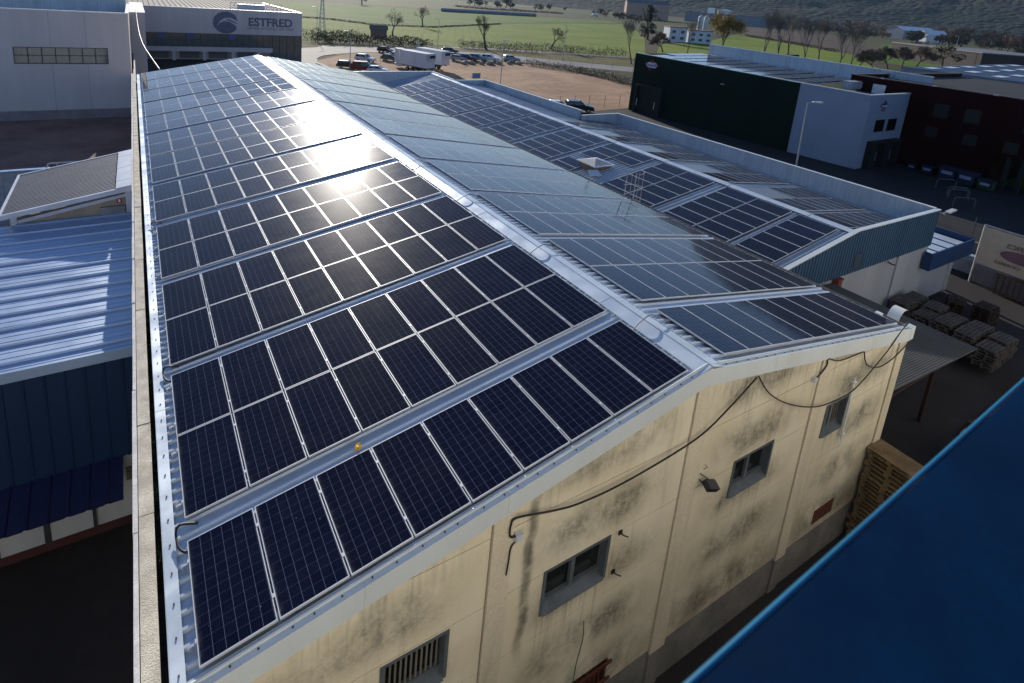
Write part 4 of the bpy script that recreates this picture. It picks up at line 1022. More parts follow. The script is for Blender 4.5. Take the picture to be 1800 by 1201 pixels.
b.box(-33.9, -11, 84, 84.3, GZ, TZ - .1)
gz(b.build('wall', greyw))
b = MB(); b.box(-34, -10.75, FY - .05, FY + .24, GZ - .05, -7.905)
for k in range(7): b.box(-22 + k * 1.75, -21.8 + k * 1.75, FY - .055, FY - .03, -8.5, -8.42)
gz(b.build('plinth', greyd))
b = MB()
for x in (-26.7, -22.4, -17.55, -14.55): 
    for r in cut((x - .012, x + .012, -7.9, TZ - .02), [wn_]): b.box(r[0], r[1], FY - .004, FY - .0005, r[2], r[3])
gz(b.build('joint', jnt))
b = MB(); b.box(-34, -10.66, FY - .06, FY + .3, TZ + .002, TZ + .12); b.box(-10.98, -10.66, FY + .31, 84, TZ + .002, TZ + .12); gz(b.build('coping', whitecap))
b = MB(); b.ribs((-34, 83.9, 0.5), (1, 0, 0), (0, 0, 1), (0, -1, 0), 23, TZ + .8 - .5, .35, .04, .4, .25); gz(b.build('back_parapet', parm))
b = MB(); b.box(-33.9, -11, FY + .3, 83.8, .9, 1.0); gz(b.build('roof', mat('grey_membrane', (0.16, 0.165, 0.18), 0.8, var=0.15, scale=0.3)))
x0, x1, z0, z1 = wn_
b = MB(); b.box(x0, x1, FY + .12, FY + .18, z0, z0 + .08); b.box(x0, x1, FY + .12, FY + .18, z1 - .08, z1); b.box(x0 + .001, x1 - .001, FY + .12, FY + .18, -2.30, -2.24)
for k in range(8): x = x0 + (x1 - x0) * k / 7; b.box(x - .04, x + .04, FY + .115, FY + .185, z0, z1)
wf = gz(b.build('window', frm)); b = MB(); b.box(x0, x1, FY + .17, FY + .178, z0, z1); b.build('pane', glz, wf)
b = MB()
for x in (-15.75, -14.6, -13.6): b.tube([(x, FY + 2.1, z0 + .3), (x, FY + 2.1, z1 - .2)], .05, 5)
# ESTFRED office front
es = thing('office_block', 'long grey office front with ribbon glazing, loading bays and a purple logo sign', 'building', (5, 112, GZ))
def ez(o): o.parent = es; o.matrix_parent_inverse = Matrix.Translation((-5, -112, -GZ)); return o
EY, EX0, EX1 = 112.0, -12.0, 18.9
b = MB(); b.box(EX0, EX1, EY - .35, EY + .1, -3.85, .62); b.box(EX0, 13.2, EY - .25, EY + .1, -7.35, -6.42); b.box(EX1 - .4, EX1, EY + .11, 152, -3.85, .62)
for x in (-9.2, -4.2, .9, 5.9, 10.6): b.box(x - .3, x + .3, EY - .26, EY + .3, GZ - .05, -7.355)
b.box(EX0, 13.2, EY + 1.2, EY + 1.4, GZ - .05, -6.5)
b.box(-10.7, -8.9, 84.4, EY - .4, GZ - .05, 1.1); b.box(-10.5, -10.35, 58.01, 84.45, GZ - .05, -4.3); b.box(-10.5, -10.35, 51.6, 58, GZ - .05, -2.6)  # last two boxes: unseen wall added to keep sun off the back yard
ez(b.build('wall', greyw))
b = MB()
for x in (-5.2, .0, 5.2, 10.4, 14.8): b.box(x - .012, x + .012, EY - .354, EY - .3505, -3.85, .6)
ez(b.build('joint', jnt))
b = MB(); b.box(EX0, EX1 + .06, EY - .42, EY + .15, .622, .78); b.box(EX1 - .45, EX1 + .06, EY + .16, 152, .622, .78); b.box(-10.75, -8.85, 84.4, EY - .43, 1.102, 1.22); ez(b.build('coping', whitecap))
b = MB(); b.box(EX0, EX1 - .05, EY + .0, EY + .03, -6.4, -3.86); b.box(13.25, EX1 - .05, EY - .05, EY - .02, GZ, -3.86); b.box(EX1 - .08, EX1 - .05, EY + .04, 150, GZ, -3.86); ez(b.build('pane', glz))
b = MB()
for k in range(26): x = EX0 + (EX1 - EX0) * k / 25; b.box(x - .035, x + .035, EY - .07, EY - .001, -6.4, -3.86)
b.box(EX0, EX1, EY - .075, EY - .002, -5.12, -5.06); b.box(13.25, EX1, EY - .11, EY - .051, -6.45, -6.38)
for x in (13.25, 14.6, 16.0, 17.4, EX1 - .06): b.box(x - .05, x + .05, EY - .12, EY - .052, GZ, -3.87)
ez(b.build('mullion', frm))
for x in (-6.1, -1.4, 5.75): ez(MB().box(x - .65, x + .65, EY - .12, EY - .08, -4.98, -3.9).build('blind', mat('violet_blind', (0.10, 0.10, 0.24), 0.6)))
b = MB()
for x0, x1 in ((-8.4, -5.0), (-3.2, .1), (1.7, 5.1), (6.8, 10)): b.box(x0, x1, EY + 1.1, EY + 1.19, -8.7, -7.3); b.box(x0 - .15, x1 + .15, EY - .6, EY + 1.1, -7.32, -7.2)
ez(b.build('loading_door', mat('bay_shutter', (0.16, 0.16, 0.17), 0.6)))
b = MB()
for k in range(6): b.box(-10.6 + k * .001, -9.0, 86 + k * .35, 86.3 + k * .35, GZ, -8.2 + k * .25)
for k in range(2): b.tube([(-8.9, 85.5, -6.6 + k * .5), (-8.9, 92, -5 + k * .5)], .04, 5)
ez(b.build('stair', greyd))
b = MB(); b.ribs((-34, EY + .3, .38), (1, 0, 0), Vector((0, 1, .012)).normalized(), (0, 0, 1), EX1 + 33.5, 40, .9, .10, .35, .18)
ez(b.build('roof', mat('brown_ribbed_roof', (0.13, 0.108, 0.095), 0.85, 0.0, var=0.2, scale=0.2, dirt=((0.07, 0.06, 0.055), 0.5))))
wh = mat('rail_white', (0.62, 0.63, 0.66), 0.5)
b = MB()
for zz in (.95, 1.45, 1.95):
    b.tube([(6.0, EY + 3, zz), (15.6, EY + 3.2, zz)], .05, 5)
for k in range(14): b.tube([(6.0 + k * .74, EY + 3 + .015 * k, .5), (6.0 + k * .74, EY + 3 + .015 * k, 1.95)], .045, 5)
b.box(7.5, 12.5, EY + 3.3, EY + 5, .45, 1.7)
b.box(5.8, 15.8, EY + 2.8, EY + 3.4, .45, .6)
tag(b.build('roof_guardrail', wh), 'white guard-railed platform on the brown roof above the office front', 'railing')
purple = mat('faded_purple', (0.13, 0.125, 0.19), 0.6)
for body, size, x, z, bold in (('ESTFRED', 2.15, 12.85, -1.48, .075), ('SERVEIS INTEGRALS DEL FRED', .66, 12.85, -2.62, 0)):
    letters(body, size, (x, EY - .36, z), (1, 0, 0), (0, 0, 1), purple, es, 'sign_letters', .012, bold)
b = MB()                                              # crescent emblem: large dark drop cut by two pale strokes
cx, cz, R = 4.75, -1.72, 2.05
def arc(a0, a1, r, n, ox=0, oz=0): return [(cx + ox + r * 1.12 * math.cos(a0 + (a1 - a0) * k / n), cz + oz + r * math.sin(a0 + (a1 - a0) * k / n)) for k in range(n + 1)]
outer = arc(math.radians(40), math.radians(215), R, 18) ; inner = [(cx - 1.35, cz - .15), (cx - .9, cz + .45), (cx - .2, cz + .85), (cx + .7, cz + .95), (cx + 1.5, cz + .65), (cx + 2.05, cz + .35)]
up = outer + [(cx - 1.55, cz - .6)] + inner
b.prism([(x, EY - .352, z) for x, z in up], (0, -.012, 0))
lo_ = [(cx - 1.75, cz - .95)] + [(cx - 1.1, cz - .05), (cx - .3, cz + .28), (cx + .5, cz + .2), (cx + 1.2, cz - .15), (cx + 1.75, cz - .55)] + arc(math.radians(-38), math.radians(-140), R, 12)
b.prism([(x, EY - .3525, z) for x, z in lo_], (0, -.012, 0))
st_ = [(cx - .3, cz + .55), (cx + .6, cz + .62), (cx + 1.4, cz + .3), (cx + 2.0, cz - .1), (cx + 1.9, cz - .18), (cx + 1.2, cz + .12), (cx + .5, cz + .38)]
b.prism([(x, EY - .353, z) for x, z in st_], (0, -.012, 0))
ez(b.build('sign_emblem', purple))
cable('catenary_cable', [(-9.94, 84.2, 1.9), (-9.79, 76, -.21), (-9.52, 68, -1.08), (-9.05, 60, -1.4), (-8.46, 50.3, -1.52)], .045, mat('pale_wrapped_cable', (0.62, 0.60, 0.55), 0.5), 'pale cable swooping from the grey block roof corner down to the panel roof end')
# ------------------------------------------------------------------ warehouses across the street
green = mat('dark_green_cladding', (0.004, 0.015, 0.010), 0.75, 0.0, var=0.12, scale=0.4, spec=0.12)
wclad = mat('white_smooth_cladding', (0.24, 0.285, 0.37), 0.6, 0.0, var=0.05, scale=0.4, spec=0.3)
darkred = mat('dark_red_cladding', (0.018, 0.0024, 0.0024), 0.75, 0.0, var=0.2, scale=0.3, spec=0.1)
blackm = mat('black_dock_rubber', (0.012, 0.012, 0.013), 0.8)
gw = thing('green_warehouse', 'dark green and white warehouse with emblem signs across the street', 'building', (58, 40, GZ))
def wz2(o): o.parent = gw; o.matrix_parent_inverse = Matrix.Translation((-58, -40, -GZ)); return o
A, B_, Cc = Vector((56.35, 57.0, 0)), Vector((57.85, 31.7, 0)), Vector((58.6, 24.2, 0))   # street face: far end, colour change, near corner
Dn = (Cc - A).normalized(); Wn = Vector((-Dn.y, Dn.x, 0)) * -1                     # Wn points away from the street?
if Wn.x < 0: Wn = -Wn
DEP = 50.0
def gtop(p): return -0.52 + (p - Cc).length / (A - Cc).length * 0.60
b = MB()
def wallseg(Bm, p, q, th=.2, zb=GZ - .05):
    n = Wn * th
    Bm.hexa([(p.x, p.y, zb), (q.x, q.y, zb), (q.x + n.x, q.y + n.y, zb), (p.x + n.x, p.y + n.y, zb), (p.x, p.y, gtop(p)), (q.x, q.y, gtop(q)), (q.x + n.x, q.y + n.y, gtop(q)), (p.x + n.x, p.y + n.y, gtop(p))])
wallseg(b, A, B_)
e1 = A + Wn * DEP
b.hexa([(A.x, A.y, GZ), (e1.x, e1.y, GZ), (e1.x, e1.y - .2, GZ), (A.x, A.y - .2, GZ), (A.x, A.y, .0), (e1.x, e1.y, .0), (e1.x, e1.y - .2, .0), (A.x, A.y - .2, .0)])
wz2(b.build('green_wall', green))
b = MB(); wallseg(b, B_ + Dn * .005, Cc)
F = Cc + Vector((9.0, 0.0, 0))
b.hexa([(Cc.x, Cc.y, GZ - .05), (F.x, F.y, GZ - .05), (F.x, F.y + .2, GZ - .05), (Cc.x + .21, Cc.y + .2, GZ - .05), (Cc.x, Cc.y, -.52), (F.x, F.y, -.42), (F.x, F.y + .2, -.42), (Cc.x + .21, Cc.y + .2, -.52)])
wz2(b.build('white_wall', wclad))
b = MB()
for p, q, m in ((A, B_, 0), (B_, Cc, 0)):
    z0, z1 = gtop(p), gtop(q); n = Wn * .3; o = Wn * -.05
    b.hexa([(p.x + o.x, p.y + o.y, z0 + .003), (q.x + o.x, q.y + o.y, z1 + .003), (q.x + n.x, q.y + n.y, z1 + .003), (p.x + n.x, p.y + n.y, z0 + .003), (p.x + o.x, p.y + o.y, z0 + .09), (q.x + o.x, q.y + o.y, z1 + .09), (q.x + n.x, q.y + n.y, z1 + .09), (p.x + n.x, p.y + n.y, z0 + .09)])
b.box(Cc.x + .31, F.x, Cc.y - .05, Cc.y + .25, -.515, -.40)
wz2(b.build('coping', trim))
# roof with solar rows and far parapet
b = MB(); r0, r1 = A + Wn * .25, B_ + Wn * .25
def rp_(u, v, dz=0):
    p = r0 * (1 - u) + r1 * u + Wn * v
    return Vector((p.x, p.y, gtop(r0 * (1 - u) + r1 * u) - .25 + dz + .008 * v))
b.add([rp_(0, 0), rp_(1, 0), rp_(1, 22), rp_(0, 22)], [(0, 1, 2, 3)])
wz2(b.build('roof', mat('light_membrane_roof', (0.48, 0.52, 0.58), 0.5, 0.1, var=0.1, scale=0.3)))
b = MB()
for k in range(9):
    u0, u1 = k / 9 + .008, (k + 1) / 9 - .012
    for c in range(6):
        v0, v1 = 1.5 + c * 2.5, 1.5 + c * 2.5 + 2.35
        if k == 0 and c < 2: continue
        b.hexa([rp_(u0, v0, .10), rp_(u1, v0, .10), rp_(u1, v1, .10), rp_(u0, v1, .10), rp_(u0, v0, .15), rp_(u1, v0, .15), rp_(u1, v1, .15), rp_(u0, v1, .15)])
wz2(b.build('solar_array', MATS.setdefault('far_cells', bpy.data.materials['solar_cells_far'])))
b = MB(); p0, p1 = rp_(-.0, 18.6), rp_(1.28, 18.6)
dU = (p1 - p0); LU = dU.length; dU.normalize()
b.ribs(p0 + Vector((0, 0, -.6)), dU, (0, 0, 1), -Wn, LU, 2.3, .55, .06, .5, .3)
b.ribs(p0 + Wn * .15 + Vector((0, 0, -.6)), dU, (0, 0, 1), Wn, LU, 2.3, .55, .06, .5, .3)
wz2(b.build('parapet', parm))
b = MB(); b.obox((p0 + p1) / 2 + Vector((0, 0, 1.72)) + Wn * .07, dU * LU / 2, Wn * .18, (0, 0, .06)); wz2(b.build('parapet_coping', trim))
b = MB(); q0 = B_ + Wn * 1; b.box(q0.x + 6, q0.x + 9.5, q0.y - 2.2, q0.y - 1.2, -.9, .05)
for k in range(2): b.cyl((q0.x + 7 + 1.6 * k, q0.y - 2.205, -.4), (q0.x + 7 + 1.6 * k, q0.y - 2.26, -.4), .38, 14)
wz2(b.build('rooftop_chiller', mat('chiller_grey', (0.30, 0.33, 0.38), 0.5)))
# emblem signs: pill plate with lettering, side bars, curl on top
sblue, sred, sgreen, swhite = mat('emblem_blue', (0.02, 0.03, 0.12), 0.5), mat('emblem_red', (0.35, 0.02, 0.03), 0.5), mat('emblem_green', (0.03, 0.10, 0.08), 0.5), mat('emblem_white', (0.55, 0.52, 0.68), 0.5)
def emblem(org, R, U, s, face, txt, sub, plate, subm):
    R, U = Vector(R).normalized(), Vector(U).normalized(); N = R.cross(U).normalized()
    O = Vector(org)
    def P(u, v, d): return O + R * u * s + U * v * s + N * d
    def pill(w, h, n=10): return [(w - h + h * math.cos(a), h * math.sin(a)) for a in [-PI / 2 + PI * k / n for k in range(n + 1)]] + [(-w + h + h * math.cos(a), h * math.sin(a)) for a in [PI / 2 + PI * k / n for k in range(n + 1)]]
    b = MB(); b.prism([P(u, v, .03) for u, v in pill(1.0, .42)], N * .02); pl = b.build('emblem_plate', plate); pl.parent = gw; pl.matrix_parent_inverse = Matrix.Translation((-58, -40, -GZ))
    b = MB(); b.prism([P(u, v, .03) for u, v in ((-1.32, -.08), (-1.02, -.1), (-1.02, .1), (-1.32, .12))], N * .02); b.prism([P(u, v, .03) for u, v in ((1.02, -.1), (1.32, -.12), (1.32, .08), (1.02, .1))], N * .02)
    b.prism([P(u, v, .052) for u, v in ((.05, .85), (.28, .80), (.38, .58), (.3, .36), (.16, .36), (.2, .58), (.05, .72))], N * .02); o = b.build('emblem_bar', sred); o.parent = gw; o.matrix_parent_inverse = Matrix.Translation((-58, -40, -GZ))
    b = MB(); b.prism([P(u, v, .052) for u, v in ((0, .9), (-.26, .78), (-.34, .5), (-.1, .34), (.14, .36), (-.06, .48), (-.1, .68))], N * .02); o = b.build('emblem_curl', sgreen); o.parent = gw; o.matrix_parent_inverse = Matrix.Translation((-58, -40, -GZ))
    for body, sz, v, m in ((txt, .62, -.02, sblue if plate is swhite else swhite), (sub, .36, -.72, subm)):
        me = text_mesh(body, sz * s, .01, .01)
        c = P(0, v, .062 if body == txt else .02)
        me.transform(Matrix(((R.x, U.x, N.x, c.x), (R.y, U.y, N.y, c.y), (R.z, U.z, N.z, c.z), (0, 0, 0, 1))))
        me.materials.clear(); me.materials.append(m)
        o = bpy.data.objects.new('emblem_letters', me); COL.objects.link(o); o.parent = gw; o.matrix_parent_inverse = Matrix.Translation((-58, -40, -GZ))
p = A + Dn * 3.3
emblem((p.x, p.y, -1.35), Dn, (0, 0, 1), .95, None, 'SoutеR'.replace('е', 'e'), 'BERGA', swhite, sred)
emblem((Cc.x + 3.3, Cc.y, -1.75), (1, 0, 0), (0, 0, 1), .72, None, 'SouteR', 'BERGA', sblue, sred)
for x in (2.2, 5.05): wz2(MB().box(Cc.x + x, Cc.x + x + 2.05, Cc.y - .03, Cc.y + .06, -4.75, -3.35).build('window', mat('black_window', (0.006, 0.006, 0.007), 0.1)))
for x in (1.35, 4.7):
    b = MB(); b.box(Cc.x + x, Cc.x + x + 3.1, Cc.y - .75, Cc.y - .03, -5.95, -5.75); b.box(Cc.x + x, Cc.x + x + .35, Cc.y - .75, Cc.y - .03, GZ, -5.955); b.box(Cc.x + x + 2.75, Cc.x + x + 3.1, Cc.y - .75, Cc.y - .03, GZ, -5.955); b.box(Cc.x + x + .36, Cc.x + x + 2.74, Cc.y - .12, Cc.y - .04, GZ, -5.96)
    d = wz2(b.build('dock_shelter', blackm))
    b = MB(); b.box(Cc.x + x + .55, Cc.x + x + 1.2, Cc.y - .16, Cc.y - .13, -8.2, -6.3); b.box(Cc.x + x + 2.4, Cc.x + x + 2.48, Cc.y - .16, Cc.y - .13, -8.2, -7.2); b.build('dock_door', mat('dim_white_door', (0.25, 0.26, 0.28), 0.6), d)
b = MB()
p = A + Dn * 1.5; q = A + Dn * 6.2
for s0, s1, z0, z1, dd in ((1.3, 6.2, -4.75, -4.5, .7), (1.3, 1.7, GZ, -4.755, .7), (5.8, 6.2, GZ, -4.755, .7), (1.71, 5.79, GZ, -4.76, .1)):
    a, e = A + Dn * s0, A + Dn * s1; b.obox((a + e) / 2 - Wn * (dd / 2 + .01) + Vector((0, 0, (z0 + z1) / 2)), (e - a) / 2, Wn * dd / 2, (0, 0, (z1 - z0) / 2))
d = wz2(b.build('dock_shelter', blackm))
b = MB(); a = A + Dn * 2.6
for s0 in (2.0, 5.3): a = A + Dn * s0; b.obox(a - Wn * .74 + Vector((0, 0, -7.2)), Dn * .05, Wn * .02, (0, 0, .55))
b.build('bumper_light', mat('pale_marker', (0.5, 0.5, 0.5), 0.5), d)
b = MB(); a = A + Dn * 15.4; b.obox(a - Wn * .25 + Vector((0, 0, -2.2)), Dn * .2, Wn * .25, (0, 0, .05)); wz2(b.build('wall_lamp', MATS['lamp_grey']))
# red building
rb = thing('red_building', 'very dark red building beyond the white warehouse end, with roof terrace door', 'building', (85, 27, GZ))
def rz_(o): o.parent = rb; o.matrix_parent_inverse = Matrix.Translation((-85, -27, -GZ)); return o
RX, RZ = 67.55, 0.72
b = MB()
b.box(RX, RX + .2, 15.6, 31.0, GZ - .05, RZ); b.box(RX, RX + .2, 2.0, 15.6, -5.4, RZ); b.box(RX + .21, 100, 30.8, 31.0, GZ, RZ)
b.box(RX + .21, 74, 15.45, 15.6, GZ, -5.4); b.box(RX + .21, 100, 2.0, 30.7, -5.6, -5.41)
rz_(b.build('wall', darkred))
b = MB(); b.box(RX - .06, RX + .3, 2, 31.1, RZ + .003, RZ + .11); b.box(RX + .31, 100, 30.75, 31.1, RZ + .003, RZ + .11); rz_(b.build('coping', mat('brown_coping', (0.16, 0.11, 0.10), 0.5)))
b = MB(); b.box(RX + .31, 100, 2, 30.7, .15, .25); rz_(b.build('roof', blackm))
b = MB(); b.box(RX - .05, RX - .005, 26.9, 28.3, -1.9, .0); rz_(b.build('terrace_door', mat('pale_door', (0.55, 0.58, 0.62), 0.5)))
b = MB(); b.box(59.2, RX - .01, Cc.y + .3, 31.2, -1.25, -1.15); rz_(b.build('terrace', mat('gravel_roof', (0.18, 0.17, 0.16), 0.9, var=0.3, scale=4)))
dusk = mat('dusk_window', (0.006, 0.005, 0.006), 0.5)
for (y, h, z0, z1) in [(q, .7, -2.6, -1.1) for q in (20.9, 18.0, 13.0, 9)] + [(q, .6, -5.0, -3.8) for q in (21.3, 17.7, 14.2, 10)]:
    rz_(MB().box(RX - .05, RX + .02, y - h, y + h, z0, z1).build('window', dusk))
for y in (14.1, 12.9, 10.5, 6): rz_(MB().box(RX, RX + .4, y - .18, y + .18, GZ, -5.405).build('column', blackm))
for y, z in ((27.4, .85), (22, .85), (16.5, .85)): rz_(MB().box(RX - .3, RX - .07, y - .2, y + .2, z - .1, z + .02).build('roof_light', mat('pale_fitting', (0.45, 0.45, 0.5), 0.5)))
sheet('lawn', [(71, -12), (120, -12), (120, 15.3), (71, 15.3)], fg2, GZ + .03)
# grey building with rooflights behind
gr = thing('rooflight_shed', 'long grey shed whose blue roof carries rows of white rooflights', 'building', (150, 60, GZ))
def gz2(o): o.parent = gr; o.matrix_parent_inverse = Matrix.Translation((-150, -60, -GZ)); return o
GX = 125.0
shedw = mat('shed_grey_wall', (0.26, 0.27, 0.29), 0.85, var=0.08, scale=0.3, streak=True)
shedr = mat('shed_blue_roof', (0.06, 0.10, 0.15), 0.55, 0.1, var=0.1, scale=0.3)
b = MB(); b.box(GX, GX + .25, -6, 49.5, GZ - .05, -.95); b.box(GX + .26, 180, 49.2, 49.5, GZ, -1.0)
for y in (48.8, 36, 23.5): b.box(GX - .12, GX - .003, y - .35, y + .35, GZ, -1.1)
gz2(b.build('wall', shedw))
b = MB(); 
def gr_(x): return -.95 + .016 * (x - GX)
b.ribs((GX - .1, -6, gr_(GX) + .0), (0, 1, 0), Vector((1, 0, .016)).normalized(), (0, 0, 1), 55.6, 57, 1.0, .06, .4, .2)
gz2(b.build('roof', shedr))
for k in range(9):
    y = 46 - k * 5.6
    for c in range(6):
        x = GX + 5 + c * 9 + (4 if k % 2 else 0)
        b = MB(); b.hexa([(x, y, gr_(x) + .07), (x + 4.2, y, gr_(x + 4.2) + .07), (x + 4.2, y + 1.7, gr_(x + 4.2) + .07), (x, y + 1.7, gr_(x) + .07), (x, y, gr_(x) + .13), (x + 4.2, y, gr_(x + 4.2) + .13), (x + 4.2, y + 1.7, gr_(x + 4.2) + .13), (x, y + 1.7, gr_(x) + .13)])
        gz2(b.build('rooflight', mat('white_rooflight', (0.72, 0.74, 0.78), 0.4)))
b = MB(); b.box(GX - .14, GX + .02, -6, 49.6, -.98, -.8); gz2(b.build('eave', mat('shed_trim', (0.14, 0.19, 0.25), 0.5)))
db = thing('brown_block', 'windowless dark brown block at the far right behind the rooflight shed', 'building', (330, 95, GZ))
b = MB(); b.hexa([(303, 94, GZ), (345, 70, GZ), (380, 120, GZ), (340, 145, GZ), (303, 94, -1.2), (345, 70, -1.2), (380, 120, -1.2), (340, 145, -1.2)]); o = b.build('wall', mat('brown_block_wall', (0.045, 0.035, 0.032), 0.9)); o.parent = db; o.matrix_parent_inverse = Matrix.Translation((-330, -95, -GZ))
b = MB(); b.hexa([(302.5, 94, -1.19), (345, 69.5, -1.19), (380.5, 120, -1.19), (340, 145.5, -1.19), (302.5, 94, -.8), (345, 69.5, -.8), (380.5, 120, -.8), (340, 145.5, -.8)]); o = b.build('roof_edge', mat('grey_roof_edge', (0.15, 0.15, 0.16), 0.7)); o.parent = db; o.matrix_parent_inverse = Matrix.Translation((-330, -95, -GZ))
# street furniture: containers, railing hoops, wall, fence
binm = mat('bin_navy', (0.015, 0.02, 0.055), 0.6); binw = mat('bin_label', (0.24, 0.28, 0.38), 0.6)
bl = ['navy waste container against the dark red building, second of the pair', 'navy waste container against the dark red building, nearest the columns', 'low dark container beside the loading docks', 'dark green waste container nearest the right picture edge', 'small dark container closest to the white warehouse docks']
for i, (x, y, s_) in enumerate(((65.6, 18.0, 1.0), (65.4, 16.3, 1.0), (65.8, 20.0, .7), (65.2, 14.6, .8), (66.0, 21.6, .5))):
    t = thing('waste_container', bl[i], 'container', (x, y, GZ), 'containers along the dark red building')
    q = MB(); q.hexa([(-.6 * s_, -.7 * s_, .15), (.6 * s_, -.7 * s_, .15), (.6 * s_, .7 * s_, .15), (-.6 * s_, .7 * s_, .15), (-.75 * s_, -.78 * s_, 1.35 * s_), (.75 * s_, -.78 * s_, 1.35 * s_), (.75 * s_, .78 * s_, 1.35 * s_), (-.75 * s_, .78 * s_, 1.35 * s_)]); q.build('body', binm if i != 3 else mat('bin_green', (0.015, 0.04, 0.015), 0.6), t)
    q = MB(); q.box(-.8 * s_, .8 * s_, -.82 * s_, .82 * s_, 1.352 * s_, 1.45 * s_); q.build('lid', binm, t)
    q = MB(); q.box(-.745 * s_, -.72 * s_, -.5 * s_, .5 * s_, .75 * s_, 1.1 * s_); q.build('label', binw, t)
hp = [(60.5, 17.2), (58.3, 15.4), (57.4, 15.0), (54.6, 13.6)]
for i, (x, y) in enumerate(hp):
    q = MB(); q.tube([(x, y, GZ), (x, y, GZ + .75), (x + .15, y - .12, GZ + .95), (x + 1.3, y - 1.0, GZ + .95), (x + 1.45, y - 1.12, GZ + .75), (x + 1.45, y - 1.12, GZ)], .045, 6)
    tag(q.build('barrier_hoop', mat('dull_hoop_steel', (0.12, 0.13, 0.14), 0.5, 0.3)), ['steel barrier hoop on the dark street, farthest from the lower hall', 'right one of the middle pair of steel hoops on the dark street', 'left one of the middle pair of steel hoops on the dark street', 'steel barrier hoop on the dark street, nearest the lower hall'][i], 'barrier', 'steel hoops on the street')
q = MB(); q.box(42.5, 42.8, -20, 30, GZ, GZ + .8)
tag(q.build('low_wall', concg), 'low concrete wall between the yard and the dark street', 'wall')
fm = mat('fence_post_paint', (0.03, 0.035, 0.035), 0.6)
def fence(name, pts, hgt, label, step=3.0, wires=3, r=.035, mesh=False):
    root = thing(name, label, 'fence', pts[0])
    P0 = Vector(pts[0]); P = [Vector(p) - P0 for p in pts]
    wr = MB()
    for a, c in zip(P, P[1:]):
        L = (c - a).length; n = max(1, int(round(L / step)))
        for k in range(n + (1 if c is P[-1] else 0)):
            p = a + (c - a) * (k / n); q = MB(); q.tube([(0, 0, -.05), (0, 0, hgt)], r, 5); o = q.build('post', fm, root, loc=p)
        for w_ in range(wires):
            z = hgt * (w_ + 1) / wires - .04; wr.tube([a + Vector((0, 0, z)), c + Vector((0, 0, z))], .010, 3)
    wr.build('wire', fm, root)
    return root
fence('wire_fence', [(42.65, 30, GZ + .8), (42.65, 4, GZ + .8)], 1.9, 'wire fence with thin dark posts on the low wall by the street', 4.0)
fence('wire_fence', [(44.5, 59.6, GZ), (50, 59.2, GZ), (56.3, 59.0, GZ)], 2.0, 'wire fence with dark posts between the gravel lot and the green warehouse', 2.6)
fence('wire_fence', [tuple(G(640, 117)), tuple(G(668, 114)), tuple(G(735, 118))], 2.1, 'thin wire fence in front of the parked cars near the white trailers', 5)
fence('wire_fence', [tuple(G(925, 109)), tuple(G(965, 113)), tuple(G(1040, 119)), tuple(G(1112, 126))], 1.9, 'wire fence running along the road behind the gravel lot', 6)
# ------------------------------------------------------------------ yard with pallets and banner
wood = [mat('pallet_wood', (0.20, 0.14, 0.072), 0.85, var=0.3, scale=3, fine=0.2, fscale=30), mat('grey_pallet_wood', (0.075, 0.067, 0.06), 0.85, var=0.3, scale=3, fine=0.2), mat('dark_pallet_wood', (0.028, 0.018, 0.012), 0.85, var=0.3, scale=3)]
def pallet_mesh(nb, m):
    q = MB()
    for k in range(nb):
        y = -.4 + .8 * (k + .5) / nb; w_ = .8 / nb * .36 if nb > 6 else .062
        q.box(-.6, .6, y - w_, y + w_, .122, .144)
    for x in (-.55, 0, .55): q.box(x - .05, x + .05, -.4, .4, .1, .1215)
    for x in (-.52, 0, .52):
        for y in (-.35, 0, .35): q.box(x - .07, x + .07, y - .05, y + .05, .0225, .0995)
    for y in (-.35, 0, .35): q.box(-.6, .6, y - .05, y + .05, 0, .022)
    return q.mesh('pallet', m)
PM = [pallet_mesh(9, wood[0]), pallet_mesh(5, wood[1]), pallet_mesh(5, wood[2])]
pr = random.Random(3)
def stack(x, y, n, mi, where, group, rz=0.0, z0=GZ, only=99):
    for k in range(n - 1, -1, -1):
        if n - k > only: break
        o = bpy.data.objects.new('pallet', PM[mi]); COL.objects.link(o)
        o.location = (x + pr.gauss(0, .035), y + pr.gauss(0, .035), z0 + k * .1455); o.rotation_euler = (0, 0, rz + pr.gauss(0, .03))
        d = n - k
        nm = ['topmost', 'second', 'third', 'fourth', 'fifth', 'sixth', 'seventh', 'eighth', 'ninth', 'tenth', 'eleventh', 'twelfth', 'thirteenth', 'fourteenth', 'fifteenth', 'sixteenth', 'seventeenth', 'eighteenth', 'nineteenth', 'twentieth', 'twenty-first', 'twenty-second', 'twenty-third'][d - 1]
        tag(o, '%s pallet %s' % (nm, ('from the top ' if d > 1 else '') + where), 'pallet', group)
stack(8.75, -.84, 23, 0, 'of the tall light brown stack at the gable corner', 'pallets stacked at the gable corner', PI / 2)
stack(9.95, .55, 14, 2, 'of the dark stack under the lean-to edge', 'dark pallets under the lean-to', .1, only=9)
cols = ['nearest', 'second', 'third', 'fourth', 'farthest']
for i in range(5):
    for j in range(2):
        stack(24.1 + 1.25 * j + .15 * i, 1.35 + i * .98, 11 - (1 if (i + j) % 3 == 0 else 0), 1, 'of the %s grey stack, %s row, in the yard' % (cols[i], ('left', 'right')[j]), 'grey pallets stacked in the yard', pr.uniform(-.04, .04), only=7)
